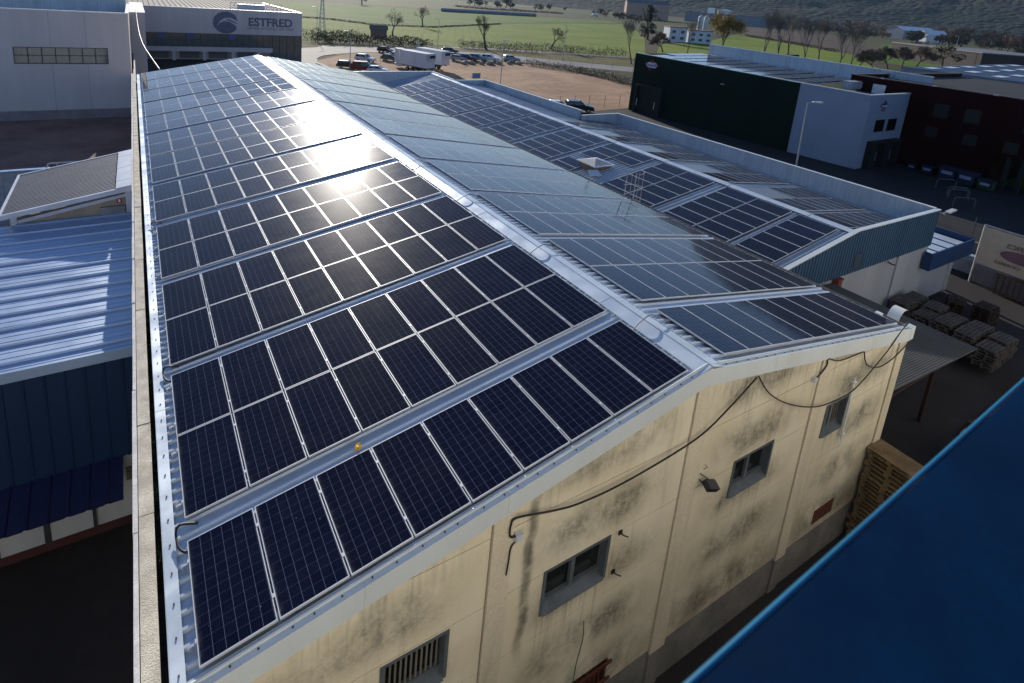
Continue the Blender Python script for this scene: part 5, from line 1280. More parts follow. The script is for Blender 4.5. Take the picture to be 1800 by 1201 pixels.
for (x, y, n, w_) in ((28.6, 4.3, 9, 'of the dark stack in front of the white wall corner'), (29.4, 3.2, 9, 'of the dark stack standing apart near the round column'), (16.3, -1.0, 12, 'of the dark brown stack right of the lean-to corner'), (15.0, -1.2, 9, 'of the lower dark stack below the lean-to edge'), (13.2, -1.7, 5, 'of the small heap in the dark yard')):
    stack(x, y, n, 2, w_, 'dark pallets standing in the yard', pr.uniform(-.3, .3), only=7)
stack(11.6, -1.4, 8, 2, 'of the reddish low stack beside the light brown one', 'dark pallets standing in the yard', .3, only=5)
ti = MB()
for k in range(9): ti.box(17.5, 27.0, -1.4 + k * .16, -1.27 + k * .16, GZ + .02, GZ + .22 + .05 * math.sin(k * 2))
tag(ti.build('timber_beams', mat('pale_timber', (0.26, 0.22, 0.16), 0.85, var=0.2)), 'long pale timber beams lying side by side in the yard', 'timber')
bn = thing('banner_frame', 'tall cream banner on a steel frame seen from behind with mirrored lettering', 'banner', (36, 6, GZ))
def bz(o): o.parent = bn; o.matrix_parent_inverse = Matrix.Translation((-36, -6, -GZ)); return o
b = MB()
for y in (6.0, 3.0, 0.0, -3.0): b.tube([(36.05, y, GZ - .05), (36.05, y, -4.9)], .06, 6)
b.tube([(36.05, 6.05, -4.92), (36.05, -3.05, -5.0)], .05, 6); b.tube([(36.05, 6.0, -7.5), (36.05, -3.0, -7.55)], .03, 6)
bz(b.build('frame', steel))
b = MB(); ny, nz2 = 60, 20
for i in range(ny + 1):
    for j in range(nz2 + 1):
        y = 5.97 - 8.9 * i / ny; z = -7.45 + 2.47 * j / nz2
        f = abs(((y + 20) / .75) % 1 - .5) * 2
        b.v.append((35.97 - .03 - .035 * f * (j / nz2) ** 2 + .012 * math.sin(y * 5 + z * 3), y, z - .03 * (1 - f) * (j / nz2) ** 4))
for i in range(ny):
    for j in range(nz2):
        a = i * (nz2 + 1) + j; b.f.append((a, a + 1, a + nz2 + 2, a + nz2 + 1)); b.m.append(0)
ban = bz(b.build('banner_cloth', mat('cream_banner', (0.46, 0.40, 0.32), 0.8, var=0.06), smooth=True))
b = MB(); b.box(35.98, 36.02, -2.9, 5.9, GZ + .1, -7.56); bz(b.build('lower_screen', mat('dim_grey_screen', (0.13, 0.13, 0.145), 0.8)))
ink = mat('faded_banner_ink', (0.14, 0.10, 0.12), 0.8); pur = mat('faded_banner_plum', (0.16, 0.085, 0.12), 0.8)
for body, size, y, z in (('IFICS', .42, 4.70, -5.78), ('CIONALS', .30, 5.05, -6.98)):
    letters(body, size, (35.87, y, z), (0, 1, 0), (0, 0, 1), ink, bn, 'banner_letters', .004, .004, 'RIGHT')
b = MB(); b.prism([(35.88, 3.75 + 1.15 * math.cos(a), -6.36 + .37 * math.sin(a)) for a in [2 * PI * k / 28 for k in range(28)]], (-.012, 0, 0)); bz(b.build('banner_emblem', pur))
b = MB()
for k in range(7): b.box(35.5, 35.55, 4.6 - .28 * k, 4.5 - .28 * k, GZ, -7.6)
b.box(35.49, 35.56, 2.7, 4.7, -7.62, -7.5)
tag(b.build('timber_crate_side', mat('brown_slats', (0.07, 0.045, 0.03), 0.85)), 'brown slatted timber panel leaning below the cream banner', 'panel')
b = MB(); b.box(37, 37.4, -6, 11, -7.9, -7.5); b.box(37.45, 38.2, -6, 11, GZ, -7.7)
tag(b.build('boundary_kerb', mat('blue_white_edge', (0.30, 0.34, 0.42), 0.6)), 'pale boundary kerb wall behind the banner', 'wall')
# ------------------------------------------------------------------ building the view is taken from
hb_ = thing('viewing_building', 'blue sheet-metal roof edge in the foreground from which the view is taken', 'building', (0, -8, GZ), rz=0.0314)
def hbz(o): o.parent = hb_; o.matrix_parent_inverse = Matrix.Translation((0, 8, -GZ)); return o
bluec = mat('blue_coping_paint', (0.0005, 0.021, 0.064), 0.75, 0.0, var=0.25, scale=2.5, fine=0.15, fscale=60, spec=0.05, dirt=((0.004, 0.018, 0.045), 0.6))
b = MB()
ya = -5.60
prof = [(ya - .9, 5.86), (ya - .005, 5.893), (ya, 5.88), (ya, 5.70), (ya - .01, 5.70), (ya - .9, 5.83)]
b.prism([(-30, y, z) for y, z in prof], (60, 0, 0))
hbz(b.build('roof_edge', bluec))
b = MB(); b.tube([(-30, ya + .004, 5.888), (30, ya + .004, 5.888)], .006, 8); hbz(b.build('rim_light_bead', mat('painted_rim_light', (0.006, 0.13, 0.24), 0.4)))  # rim light along the coping edge, put in as a brighter blue strip
b = MB(); b.box(-29.9, 29.9, -5.85, -5.72, GZ - .05, 5.68); b.box(-29.9, 29.9, -20, -19.9, GZ, 5.5)
hbz(b.build('wall', mat('sunlit_cream_facade', (0.60, 0.575, 0.52), 0.9, var=0.05)))
b = MB(); b.box(-29.9, 29.9, -19.9, -6.8, 5.5, 5.6); hbz(b.build('roof', bluec))
# ------------------------------------------------------------------ cars, trailers, lamps
tyre = mat('tyre_rubber', (0.015, 0.015, 0.016), 0.8); rimm = mat('wheel_rim', (0.35, 0.36, 0.37), 0.35, 0.6)
cglass = mat('car_glass', (0.01, 0.013, 0.015), 0.05, spec=0.7); hlm = mat('headlight_glass', (0.55, 0.57, 0.6), 0.15)
def paint(n, c): return mat('paint_' + n, c, 0.28, 0.15, var=0.04, fine=0.02, spec=0.6)
SH = {'hatch': (4.1, 1.72, 1.48, [(-2.05, .35), (-2.0, .85), (-1.75, .95), (-.95, 1.0), (1.2, .98), (1.95, .78), (2.05, .5), (2.05, .3)], [(-1.85, .95), (-1.45, 1.45), (.15, 1.47), (.95, .99)]),
      'suv': (4.5, 1.84, 1.68, [(-2.25, .42), (-2.2, .98), (-2.0, 1.08), (-.9, 1.1), (1.15, 1.1), (2.1, .92), (2.25, .6), (2.25, .38)], [(-2.05, 1.06), (-1.8, 1.62), (.1, 1.66), (.9, 1.09)]),
      'van': (4.9, 1.9, 1.95, [(-2.45, .4), (-2.42, 1.0), (-2.35, 1.1), (-.9, 1.1), (1.4, 1.08), (2.3, .9), (2.45, .55), (2.45, .35)], [(-2.33, 1.08), (-2.1, 1.88), (.5, 1.92), (1.5, 1.07)]),
      'estate': (4.6, 1.76, 1.5, [(-2.3, .35), (-2.28, .85), (-2.1, .95), (-.9, .98), (1.1, .97), (2.15, .78), (2.3, .5), (2.3, .3)], [(-2.15, .94), (-1.8, 1.44), (.05, 1.47), (.95, .97)])}
CARM = {}
def car_shapes(kind):
    if kind in CARM: return CARM[kind]
    L, W, Hh, lo, gh = SH[kind]; hw = W / 2
    b = MB(); n = len(lo)
    secs = []
    for y, f, dz in ((-hw, .985, .06), (-hw * .97, 1.0, .0), (-hw * .90, 1.0, .035), (hw * .90, 1.0, .035), (hw * .97, 1.0, .0), (hw, .985, .06)):
        secs.append([(x * f, y, z + (dz if z < .6 else (0.02 if abs(y) < hw * .95 else -.03))) for x, z in lo])
    for i in range(len(secs) - 1):
        for k in range(n): a, c = k, (k + 1) % n; b.quad(secs[i][a], secs[i][c], secs[i + 1][c], secs[i + 1][a])
    b.poly(secs[0]); b.poly(secs[-1][::-1])
    # roof and pillars
    (x0, z0), (x1, z1), (x2, z2), (x3, z3) = gh
    rw = hw * .80; gw_ = hw * .93
    b.hexa([(x1, -rw, z1 - .05), (x2, -rw, z2 - .05), (x2, rw, z2 - .05), (x1, rw, z1 - .05), (x1 + .08, -rw + .05, z1 + .02), (x2 - .08, -rw + .05, z2 + .02), (x2 - .08, rw - .05, z2 + .02), (x1 + .08, rw - .05, z1 + .02)])
    for s in (-1, 1):
        for (xa, za, xb, zb) in ((x0, z0, x1, z1), (x3, z3, x2, z2), ((x0 + x3) / 2 - .15, z0, (x1 + x2) / 2 - .1, z1)): b.tube([(xa, s * gw_, za - .03), (xb, s * rw, zb - .03)], .05, 5)
        b.box(.55, .75, s * (hw + .06) - .08, s * (hw + .06) + .08, z3 + .02, z3 + .16)
    g = MB()
    g.hexa([(x0 + .03, -gw_ + .02, z0 - .02), (x3 - .03, -gw_ + .02, z3 - .02), (x3 - .03, gw_ - .02, z3 - .02), (x0 + .03, gw_ - .02, z0 - .02), (x1 + .03, -rw + .02, z1 - .03), (x2 - .03, -rw + .02, z2 - .03), (x2 - .03, rw - .02, z2 - .03), (x1 + .03, rw - .02, z1 - .03)])
    r = .33 if kind != 'suv' else .36
    wb = L * .30
    t = MB(); t.cyl((0, -.1, 0), (0, .1, 0), r, 18)
    m = MB(); m.cyl((0, -.105, 0), (0, .105, 0), r * .62, 12)
    h = MB(); h.box(L / 2 - .12, L / 2 - .015, -.22, .12, .66 if kind != 'suv' else .78, .78 if kind != 'suv' else .92)
    CARM[kind] = (b, g, t.mesh('tyre', tyre), m.mesh('rim', rimm), h.mesh('headlight', hlm), r, wb, hw, b.mesh('body', tyre), g.mesh('window_glass', cglass))
    return CARM[kind]
def link(name, me, parent, loc=(0, 0, 0)):
    o = bpy.data.objects.new(name, me); COL.objects.link(o); o.parent = parent; o.location = loc; return o
def car(kind, p, rz, pm, label, group='cars parked around the gravel lot'):
    b, g, tm, rm, hm, r, wb, hw, bm_, gm_ = car_shapes(kind)
    t = thing('parked_car', label, 'van' if kind == 'van' else 'car', (p[0], p[1], GZ + .01), group, rz)
    o = link('body', bm_, t); o.material_slots[0].link = 'OBJECT'; o.material_slots[0].material = pm
    link('window_glass', gm_, t)
    for sx in (-1, 1):
        for sy in (-1, 1):
            w_ = link('wheel', tm, t, (sx * wb, sy * (hw - .1), r)); link('rim', rm, w_)
    for sy in (-1, 1): link('headlight', hm, t, (0, sy * (hw - .28), 0))
    return t
def toward(p, q): return math.atan2(q[1] - p[1], q[0] - p[0])
pw, pgr, pbk, prd, psv, pbl, pdr = paint('white', (.62, .66, .68)), paint('graphite', (.06, .07, .075)), paint('black', (.012, .012, .014)), paint('red', (.16, .02, .02)), paint('silver', (.36, .38, .40)), paint('blue_grey', (.20, .27, .33)), paint('wine', (.07, .02, .025))
carlist = [('suv', G(642, 109), -.9, pw, 'white SUV parked alone on the gravel left of the white trailers'),
    ('hatch', G(677, 92.5), -1.0, pdr, 'wine-coloured hatchback parked farthest back near the road'),
    ('hatch', G(686, 107), -.75, pgr, 'dark grey hatchback parked left of the white trailers'),
    ('hatch', G(699, 103), -.75, pw, 'white hatchback half hidden behind the nearer trailer'),
    ('estate', G(612, 120), -.35, pbk, 'black pickup-like estate car beside the lamp post'),
    ('van', G(641, 126), -.6, prd, 'dark red van parked next to the black estate'),
    ('hatch', G(664, 129.5), -.5, pw, 'white car whose roof just shows above the panel roof'),
    ('estate', G(791, 93), -.45, pgr, 'dark estate car behind the two trailers'),
    ('hatch', G(806, 107.5), -.75, psv, 'silver hatchback, first of the row right of the trailers'),
    ('suv', G(823, 107.5), -.8, pdr, 'dark wine SUV, second of the row right of the trailers'),
    ('suv', G(840, 107), -.75, pbl, 'blue-grey car in the middle of the row behind the boulders'),
    ('suv', G(861, 107.5), -.75, pw, 'white SUV, last of the row behind the boulders'),
    ('suv', G(898, 108.5), -.25, psv, 'silver SUV parked sideways at the right end near the road'),
    ('suv', (46.3, 57.3), -.55, pbk, 'black SUV just visible over the lower hall parapet'),
    ('hatch', (43.6, 58.6), -.55, pw, 'white car beside the black SUV behind the parapet')]
for k, p, rz, pm, lb in carlist: car(k, p, rz, pm, lb)
# trailers
tw = mat('trailer_white', (0.66, 0.68, 0.70), 0.45, 0.0, var=0.05, scale=.6, dirt=((.4, .38, .36), .25), streak=True)
tblk = mat('chassis_black', (0.02, 0.02, 0.02), 0.7)
def trailer(p, q, wd, label):
    p, q = Vector((p[0], p[1], GZ)), Vector((q[0], q[1], GZ))
    d = q - p; L = d.length; rz = math.atan2(d.y, d.x)
    t = thing('box_trailer', label, 'trailer', p, 'refrigerated trailers on the gravel lot', rz)
    b = MB(); b.box(0, L, 0, wd, 1.25, 4.0); b.build('body', tw, t, bevel=.03)
    b = MB(); b.box(-.01, L + .01, -.02, wd + .02, 3.98, 4.06); b.box(-.012, L + .012, -.021, wd + .021, 1.2, 1.3); b.build('edge_rail', mat('trailer_rail', (.45, .46, .47), .4, .3), t)
    b = MB(); b.box(L + .012, L + .5, .3, wd - .3, 2.75, 3.9); b.build('cooling_unit', mat('cooling_grey', (.5, .51, .52), .5), t, bevel=.05)
    b = MB(); b.box(L + .501, L + .52, .5, wd - .5, 3.2, 3.75); b.build('grille', tblk, t)
    b = MB(); b.box(.3, L - .3, .5, .7, .95, 1.2); b.box(.3, L - .3, wd - .7, wd - .5, .95, 1.2); b.tube([(L - 2.4, .5, 1), (L - 2.4, .5, 0.02)], .07, 6); b.tube([(L - 2.4, wd - .5, 1), (L - 2.4, wd - .5, 0.02)], .07, 6); b.build('chassis', tblk, t)
    wm = MB().cyl((0, -.17, 0), (0, .17, 0), .48, 18).mesh('wheel', tyre); rm = MB().cyl((0, -.18, 0), (0, .18, 0), .26, 12).mesh('rim', rimm)
    for k in range(3):
        for yy in (.25, wd - .25): w_ = link('wheel', wm, t, (2.2 + 1.3 * k, yy, .48)); link('rim', rm, w_)
    b = MB()
    for k in range(2): b.box(-.045, -.013, .06 + k * wd / 2, wd / 2 - .03 + k * wd / 2, 1.32, 3.92)
    for k in (.5, .9, wd - .9, wd - .5): b.tube([(-.07, k, 1.3), (-.07, k, 3.9)], .025, 5)
    b.build('rear_door', tw, t)
    return t
a, c = G(583.5 + 121, 106.5), G(755, 119.5)
trailer((35.4, 99.9), (37.8, 92.7), 2.5, 'nearer white refrigerated box trailer, longest side towards the panel roof')
trailer((41.1, 104.6), (43.6, 97.4), 2.5, 'farther white refrigerated box trailer, partly behind the other one')
b = MB(); b.box(35.9, 37.6, 101.8, 103.8, GZ + 1.0, GZ + 4.0); b.box(35.9, 37.6, 101.8, 103.8, GZ + .4, GZ + .9)
tag(b.build('truck_cab', tw, bevel=.1), 'white truck cab roof peeping above the nearer trailer', 'truck')
# lamps
polem = mat('lamp_pole_steel', (0.42, 0.43, 0.44), 0.45, 0.4); headm = mat('lamp_head', (0.62, 0.61, 0.56), 0.4)
def lamp(p, h, ang, label, arm=1.1, r=.07, lean=(0, 0)):
    p = Vector((p[0], p[1], GZ)); t = thing('street_lamp', label, 'street lamp', p, 'street lamps')
    top = Vector((lean[0], lean[1], h)); d = Vector((math.cos(ang), math.sin(ang), 0))
    b = MB(); b.tube([(0, 0, -.05), top * .6, top], [r * 1.25, r, r * .7], 8); b.tube([top, top + d * arm * .5 + Vector((0, 0, .12))], r * .6, 6); b.box(-.14, .14, -.14, .14, 0, .5); b.build('pole', polem, t)
    b = MB(); b.obox(top + d * arm * .8 + Vector((0, 0, .14)), d * arm * .38, Vector((-d.y, d.x, 0)) * .15, (0, 0, .08)); b.build('lamp_head', headm, t, bevel=.03)
lamp(G(615, 122.5), 7.2, 2.6, 'grey street lamp rising in front of the black estate car')
lamp(G(769, 91), 8.6, 2.8, 'grey street lamp on the verge behind the trailers')
lamp((43.0, 74.0), 8.6, .1, 'grey street lamp at the near edge of the gravel lot', .9)
lamp(G(989, 107), 9.5, 1.4, 'slim street lamp on the verge at the right of the lone bare tree')
lamp(G(557, 70), 9.0, 2.7, 'far street lamp beside the lattice mast')
lamp((50.4, 26.2), 7.4, -.35, 'bent street lamp standing before the green and white warehouse', 1.5, .08, (-.25, .1))
lamp(G(1671, 119), 14, 2.2, 'tall thin street lamp far right in front of the yellow bushes')
# lattice mast
b = MB(); p = G(566, 58); H_ = 12.5
for sx in (-1, 1):
    for sy in (-1, 1): b.tube([p + Vector((sx * .9, sy * .9, 0)), p + Vector((sx * .25, sy * .25, H_))], .09, 4)
for k in range(9):
    z0, z1 = H_ * k / 9, H_ * (k + 1) / 9; r0, r1 = .9 - .65 * k / 9, .9 - .65 * (k + 1) / 9
    for s in ((-1, -1, 1, -1), (1, -1, 1, 1), (1, 1, -1, 1), (-1, 1, -1, -1)): b.tube([p + Vector((s[0] * r0, s[1] * r0, z0)), p + Vector((s[2] * r1, s[3] * r1, z1))], .05, 3)
b.box(p.x - 1.2, p.x + 1.2, p.y - .1, p.y + .1, p.z + H_ - .2, p.z + H_)
tag(b.build('lattice_mast', polem), 'lattice power mast standing behind the dark hedge at the left', 'mast')
cable('power_line', [p + Vector((0, 0, H_ - .1)), p + Vector((-25, 6, H_ - 2.0)), p + Vector((-60, 15, H_ - .5))], .06, polem, 'pale power line running left from the lattice mast')
# boulders, sign
rk = mat('boulder_stone', (0.30, 0.25, 0.20), 0.9, var=0.3, scale=2)
rr = random.Random(9)
side = ['first', 'second', 'third', 'fourth', 'fifth', 'sixth', 'seventh']
for i, (x, y) in enumerate(((815, 112.5), (829, 113), (846, 113.5), (862, 114), (877, 113.5), (895, 113), (911, 113.5))):
    p = G(x, y); bm = bmesh.new(); bmesh.ops.create_icosphere(bm, subdivisions=2, radius=1)
    s = rr.uniform(.75, 1.1)
    for v in bm.verts:
        n = mnoise.noise(v.co * 1.7 + Vector((i * 3.1, 0, 0))); v.co *= (1 + .35 * n); v.co.x *= s * 1.25; v.co.y *= s * .8; v.co.z *= s * .55
    me = bpy.data.meshes.new('boulder'); bm.to_mesh(me); bm.free(); me.materials.append(rk)
    o = bpy.data.objects.new('boulder', me); COL.objects.link(o); o.location = (p.x, p.y, GZ + .3); o.rotation_euler = (0, 0, rr.uniform(0, 3))
    tag(o, '%s boulder from the trailers, in front of the parked cars' % side[i], 'boulder', 'boulders along the lot edge')
b = MB(); b.tube([(44.1, 84, GZ), (44.1, 84, GZ + 1.6)], .04, 5); b.box(43.3, 45.0, 83.95, 84.05, GZ + .7, GZ + 1.7)
tag(b.build('sign_board', mat('sign_blue', (.12, .22, .36), .5)), 'small pale blue board standing in the trailer shadow on the gravel', 'sign')
b = MB(); p = G(734, 90); b.tube([p, p + Vector((0, 0, 2.3))], .05, 5); b.box(p.x - .5, p.x + .5, p.y - .04, p.y + .04, p.z + 1.8, p.z + 2.5)
tag(b.build('road_sign', mat('sign_pale', (.6, .6, .58), .5)), 'small pale road sign on the verge beyond the trailers', 'sign')
# ------------------------------------------------------------------ trees
bark = mat('tree_bark', (0.13, 0.10, 0.08), 0.95, var=0.3, scale=3)
twig_br = mat('brown_twigs', (0.15, 0.105, 0.072), 0.95, var=0.3, scale=.4)
twig_gr = mat('grey_twigs', (0.16, 0.135, 0.11), 0.95, var=0.25, scale=.4)
def leafm(n, c): return mat('leaf_' + n, c, 0.8, var=0.45, scale=.35, fine=.25, fscale=2.5, spec=.2)
l_yel, l_dk, l_br, l_ol, l_rd = leafm('yellow', (.30, .20, .025)), leafm('dark_green', (.026, .036, .017)), leafm('autumn_brown', (.13, .078, .042)), leafm('olive', (.065, .062, .022)), leafm('red_brown', (.10, .048, .03))
def bare_shapes(seed, h, spread, depth, up=.35, trunk=.22, split=.25, nb=3, tw=.022, lean=0):
    R = random.Random(seed); tk, tg = MB(), MB()
    def br(p, d, L, r, lv):
        n = 3; pts = [p]; dd = d.copy()
        for k in range(n):
            dd = (dd + Vector((R.gauss(0, .13), R.gauss(0, .13), R.gauss(0, .08) + up * .12))).normalized(); pts.append(pts[-1] + dd * L / n)
        r1 = r * .62
        (tk if lv <= 1 else tg).tube(pts, [r + (r1 - r) * k / n for k in range(n + 1)], 6 if lv <= 1 else 3, caps=False)
        if lv >= depth: return
        m = nb + (1 if lv > 0 else 0) + R.randint(0, 1)
        for k in range(m):
            t = R.uniform(.45, 1.0) if lv else R.uniform(.75, 1.0)
            i = min(n - 1, int(t * n)); q = pts[i].lerp(pts[i + 1], t * n - i)
            ax = dd.orthogonal().normalized(); ax = Matrix.Rotation(R.uniform(0, 2 * PI), 3, dd) @ ax
            nd = (dd * math.cos(spread) + ax * math.sin(spread) * R.uniform(.6, 1.25) + Vector((0, 0, up * .4))).normalized()
            br(q, nd, L * R.uniform(.58, .82), max(tw * .6, r1 * R.uniform(.5, .75)), lv + 1)
    br(Vector((0, 0, -.1)), Vector((lean, 0, 1)).normalized(), h * split, trunk, 0)
    top = max(v[2] for v in tk.v + tg.v); s = h / top
    for B in (tk, tg): B.v = [tuple(c * s for c in v) for v in B.v]
    return tk, tg
def leaves(B, centres, n, size, R, squash=.7):
    for c, rad in centres:
        for k in range(n):
            d = Vector((R.gauss(0, 1), R.gauss(0, 1), R.gauss(0, 1))).normalized() * rad * (R.random() ** .45); d.z *= squash
            p = Vector(c) + d; a = Vector((R.gauss(0, 1), R.gauss(0, 1), R.gauss(0, 1))).normalized(); b_ = a.orthogonal().normalized()
            s = size * R.uniform(.5, 1.3); B.add([p - a * s, p + b_ * s * .7, p + a * s, p - b_ * s * .7], [(0, 1, 2, 3)])
TREEM = {}
def tree(kind, p, scale, rz, label, group=None, cat='tree', tmat=None, name='bare_tree'):
    if kind not in TREEM:
        R = random.Random(hash(kind) % 1000 if False else sum(map(ord, kind)))
        lf = None
        if kind.startswith('oak'): tk, tg = bare_shapes(int(kind[3:]) + 3, 8.5, .62, 5, .25, .17, .22, 3, .009)
        elif kind == 'willow': tk, tg = bare_shapes(21, 10, .42, 5, .55, .17, .16, 3, .008, .25)
        elif kind.startswith('poplar'): tk, tg = bare_shapes(int(kind[6:]) + 40, 13, .38, 5, .75, .12, .22, 3, .008)
        elif kind == 'bush': tk, tg = bare_shapes(71, 4, .7, 5, .3, .05, .12, 4, .008)
        elif kind == 'yellow':
            tk, tg = bare_shapes(33, 14, .6, 5, .35, .22, .2, 4, .010); lf = MB()
            cs = [(v, .9) for v in tg.v if v[2] > 5 and v[0] + .25 * v[2] < 5 and R.random() < .012]; leaves(lf, cs, 14, .17, R)
        elif kind == 'evergreen':
            tk, tg = bare_shapes(5, 17, .5, 2, .4, .4, .35, 3, .08); lf = MB()
            cs = [((R.gauss(0, 1.9) * (1.15 - z / 22), R.gauss(0, 1.9) * (1.15 - z / 22), z), 1.5) for z in [R.uniform(1.5, 17) for _ in range(60)]]; leaves(lf, cs, 46, .42, R)
        else:                                             # small far crowns
            tk, tg = bare_shapes(8 + len(kind), 7, .6, 2, .3, .22, .3, 3, .06); lf = MB()
            cs = [((R.gauss(0, 1.6), R.gauss(0, 1.6), R.uniform(2.6, 6.4)), 1.35) for _ in range(16)]; leaves(lf, cs, 34, .34, R, .8)
        lm = {'yellow': l_yel, 'evergreen': l_dk, 'far_brown': l_br, 'far_dark': l_dk, 'far_olive': l_ol, 'far_red': l_rd}.get(kind, l_br)
        tm = twig_gr if kind.startswith('poplar') else twig_br
        if lf is not None and kind.startswith('far'): tg.add(lf.v, lf.f, 1); lf = None; ms = [tm, lm]
        else: ms = [tm]
        TREEM[kind] = (tk.mesh('trunk', bark), tg.mesh('crown', ms), lf.mesh('foliage', lm) if lf else None)
    a, b_, c = TREEM[kind]
    t = thing(name, label, cat, (p[0], p[1], GZ), group, rz); t.scale = (scale, scale, scale)
    link('trunk', a, t); link('crown', b_, t)
    if c: link('foliage', c, t)
    return t
tree('oak0', G(690, 64), 1.15, 0, 'bare spreading tree behind the small brick hut')
tree('oak1', G(743, 48), 1.2, 1, 'bare round-crowned tree alone on the far edge of the near field')
tree('willow', G(855, 87), 1.05, 2.6, 'thick-trunked pollard willow with a fan of thin brown branches')
tree('oak2', G(968, 87), .92, 2, 'small bare tree standing in the hedge right of the willow')
tree('poplar0', G(1110, 113), 1.05, 0, 'slender bare tree just left of the green warehouse')
tree('evergreen', G(1138, 70), 1.0, 0, 'dense dark evergreen tree beside the white house', name='evergreen_tree')
tree('yellow', G(1266, 101), 1.25, 0, 'large tree with yellow leaves left behind the green warehouse', name='autumn_tree')
tree('poplar1', G(1208, 97), 1.1, 1, 'tall bare tree in front of the white house')
tree('bush', G(1165, 92), 2.0, 1, 'wide bare bush left of the white house', name='bare_bush', cat='bush')
for i, (x, y, s, k) in enumerate(((1335, 122, 1.5, 'poplar1'), (1362, 124, 1.45, 'poplar0'), (1382, 119, 1.6, 'poplar2'), (1410, 130, 1.4, 'poplar1'), (1440, 126, 1.45, 'poplar0'), (1470, 134, 1.35, 'poplar2'), (1492, 136, 1.3, 'poplar1'))):
    tree(k, G(x, y), s, i * 1.3, '%s bare tree from the left in the row behind the green warehouse' % side[i], 'bare trees behind the green warehouse')
for i, (x, y, s) in enumerate(((1535, 125, 2.0), (1560, 122, 2.3), (1585, 117, 2.2), (1610, 117, 2.4), (1510, 118, 1.8))):
    tree('bush', G(x, y), s, i, '%s bare tan bush of the thicket beyond the dark red building' % side[i], 'bare bushes beyond the red building', 'bush', name='bare_bush')
tree('far_olive', G(1655, 119), 1.5, 0, 'olive green tree in front of the dark hedge at the right', name='broadleaf_tree')
# far trees on the plain: shared meshes
fr = random.Random(77)
kinds = ['far_brown', 'far_dark', 'far_olive', 'far_red', 'far_brown']
zone = {'far_brown': 'autumn brown', 'far_dark': 'dark green', 'far_olive': 'olive', 'far_red': 'reddish brown'}
nfar = 0
def scatter(poly, n, s0, s1, where, ks=kinds):
    for _ in range(n):
        u, v = fr.random(), fr.random()
        x = poly[0] + (poly[1] - poly[0]) * u; y = poly[2] + (poly[3] - poly[2]) * u + poly[4] * (v - .5)
        k = fr.choice(ks); p = G(x, y)
        tree(k, p, fr.uniform(s0, s1), fr.uniform(0, 6), 'small %s tree %s' % (zone[k], where), 'far trees ' + where, name='broadleaf_tree')
scatter((1040, 1125, 22, 40, 8), 26, .8, 1.3, 'in the grove left of the evergreen', ['far_dark', 'far_brown', 'far_red'])
scatter((1380, 1560, 50, 70, 8), 34, 1.0, 1.6, 'in the belt below the hills')
scatter((1180, 1330, 24, 36, 5), 26, 2.2, 3.6, 'beyond the long grey works')
scatter((1350, 1800, 44, 84, 6), 52, 2.0, 3.4, 'at the foot of the mountain')
scatter((1600, 1800, 74, 96, 7), 26, 1.2, 2.2, 'around the village roofs')
scatter((820, 1010, 10, 22, 3), 16, .9, 1.6, 'along the far field edge', ['far_olive', 'far_brown', 'far_dark'])
tree('far_brown', G(636, 9), 1.5, 1, 'lone brown tree at the far edge of the fields', name='broadleaf_tree')
tree('far_brown', G(889, 14), 2.6, 2, 'lone round brown tree beside the ploughed field', name='broadleaf_tree')
tree('far_olive', G(1700, 76), 3.3, 2, 'large round orange-brown tree before the village', name='broadleaf_tree')
# hedges
def hedge(pts, h, wd, m, label, seed, dens=34, size=.20, tops=True):
    R = random.Random(seed); B = MB(); T = MB()
    for a, c in zip(pts, pts[1:]):
        L = (c - a).length
        for k in range(int(L * dens * 2.2)):
            p = a.lerp(c, R.random()) + Vector((R.gauss(0, wd * .38), R.gauss(0, wd * .38), 0))
            hh = h * (.75 + .4 * mnoise.noise(Vector((p.x * .35, p.y * .35, seed))))
            p.z += hh * R.random() ** .75; q = Vector((R.gauss(0, 1), R.gauss(0, 1), R.gauss(0, 1))).normalized(); o_ = q.orthogonal().normalized(); s = size * .72 * R.uniform(.6, 1.4)
            B.add([p - q * s, p + o_ * s, p + q * s, p - o_ * s], [(0, 1, 2, 3)])
        for k in range(int(L * 3) if L > 0 else 0):
            p = a.lerp(c, R.random()) + Vector((R.gauss(0, wd * .3), R.gauss(0, wd * .3), 0)); hh = h * R.uniform(.7, 1.2)
            T.tube([p, p + Vector((R.gauss(0, .25), R.gauss(0, .25), hh))], [.03, .012], 3, caps=False)
    t = thing('hedge', label, 'hedge', pts[0])
    i0 = Matrix.Translation(-Vector(pts[0]))
    for nm, bb, mm in (('foliage', B, m), ('stems', T, twig_br)):
        o = bb.build(nm, mm, t, recalc=False); o.matrix_parent_inverse = i0
h_dk, h_rd, h_tan = leafm('hedge_dark', (.085, .068, .045)), leafm('hedge_russet', (.17, .10, .068)), leafm('hedge_tan', (.23, .165, .105))
hedge([G(550, 73.5), G(600, 75.5), G(660, 78), G(720, 82), G(752, 84.5)], 3.4, 3.0, h_dk, 'dark dense hedge along the road behind the parking area', 1, 44, .26)
hedge([G(529, 66), G(570, 67), G(640, 70)], 3.2, 1.6, h_rd, 'low russet reed strip behind the dark hedge at the left', 2, 22)
hedge([G(808, 83.5), G(835, 85.5), G(862, 88)], 3.0, 2.2, h_rd, 'short russet hedge left of the pollard willow', 3, 34)
hedge([G(866, 88.5), G(910, 91), G(945, 92.5)], 3.2, 2.2, h_rd, 'russet hedge between the willow and the small bare tree', 4, 34)
hedge([G(950, 91), G(990, 93), G(1040, 97), G(1100, 101)], 3.1, 2.4, h_rd, 'long russet hedge right of the small bare tree', 5, 30)
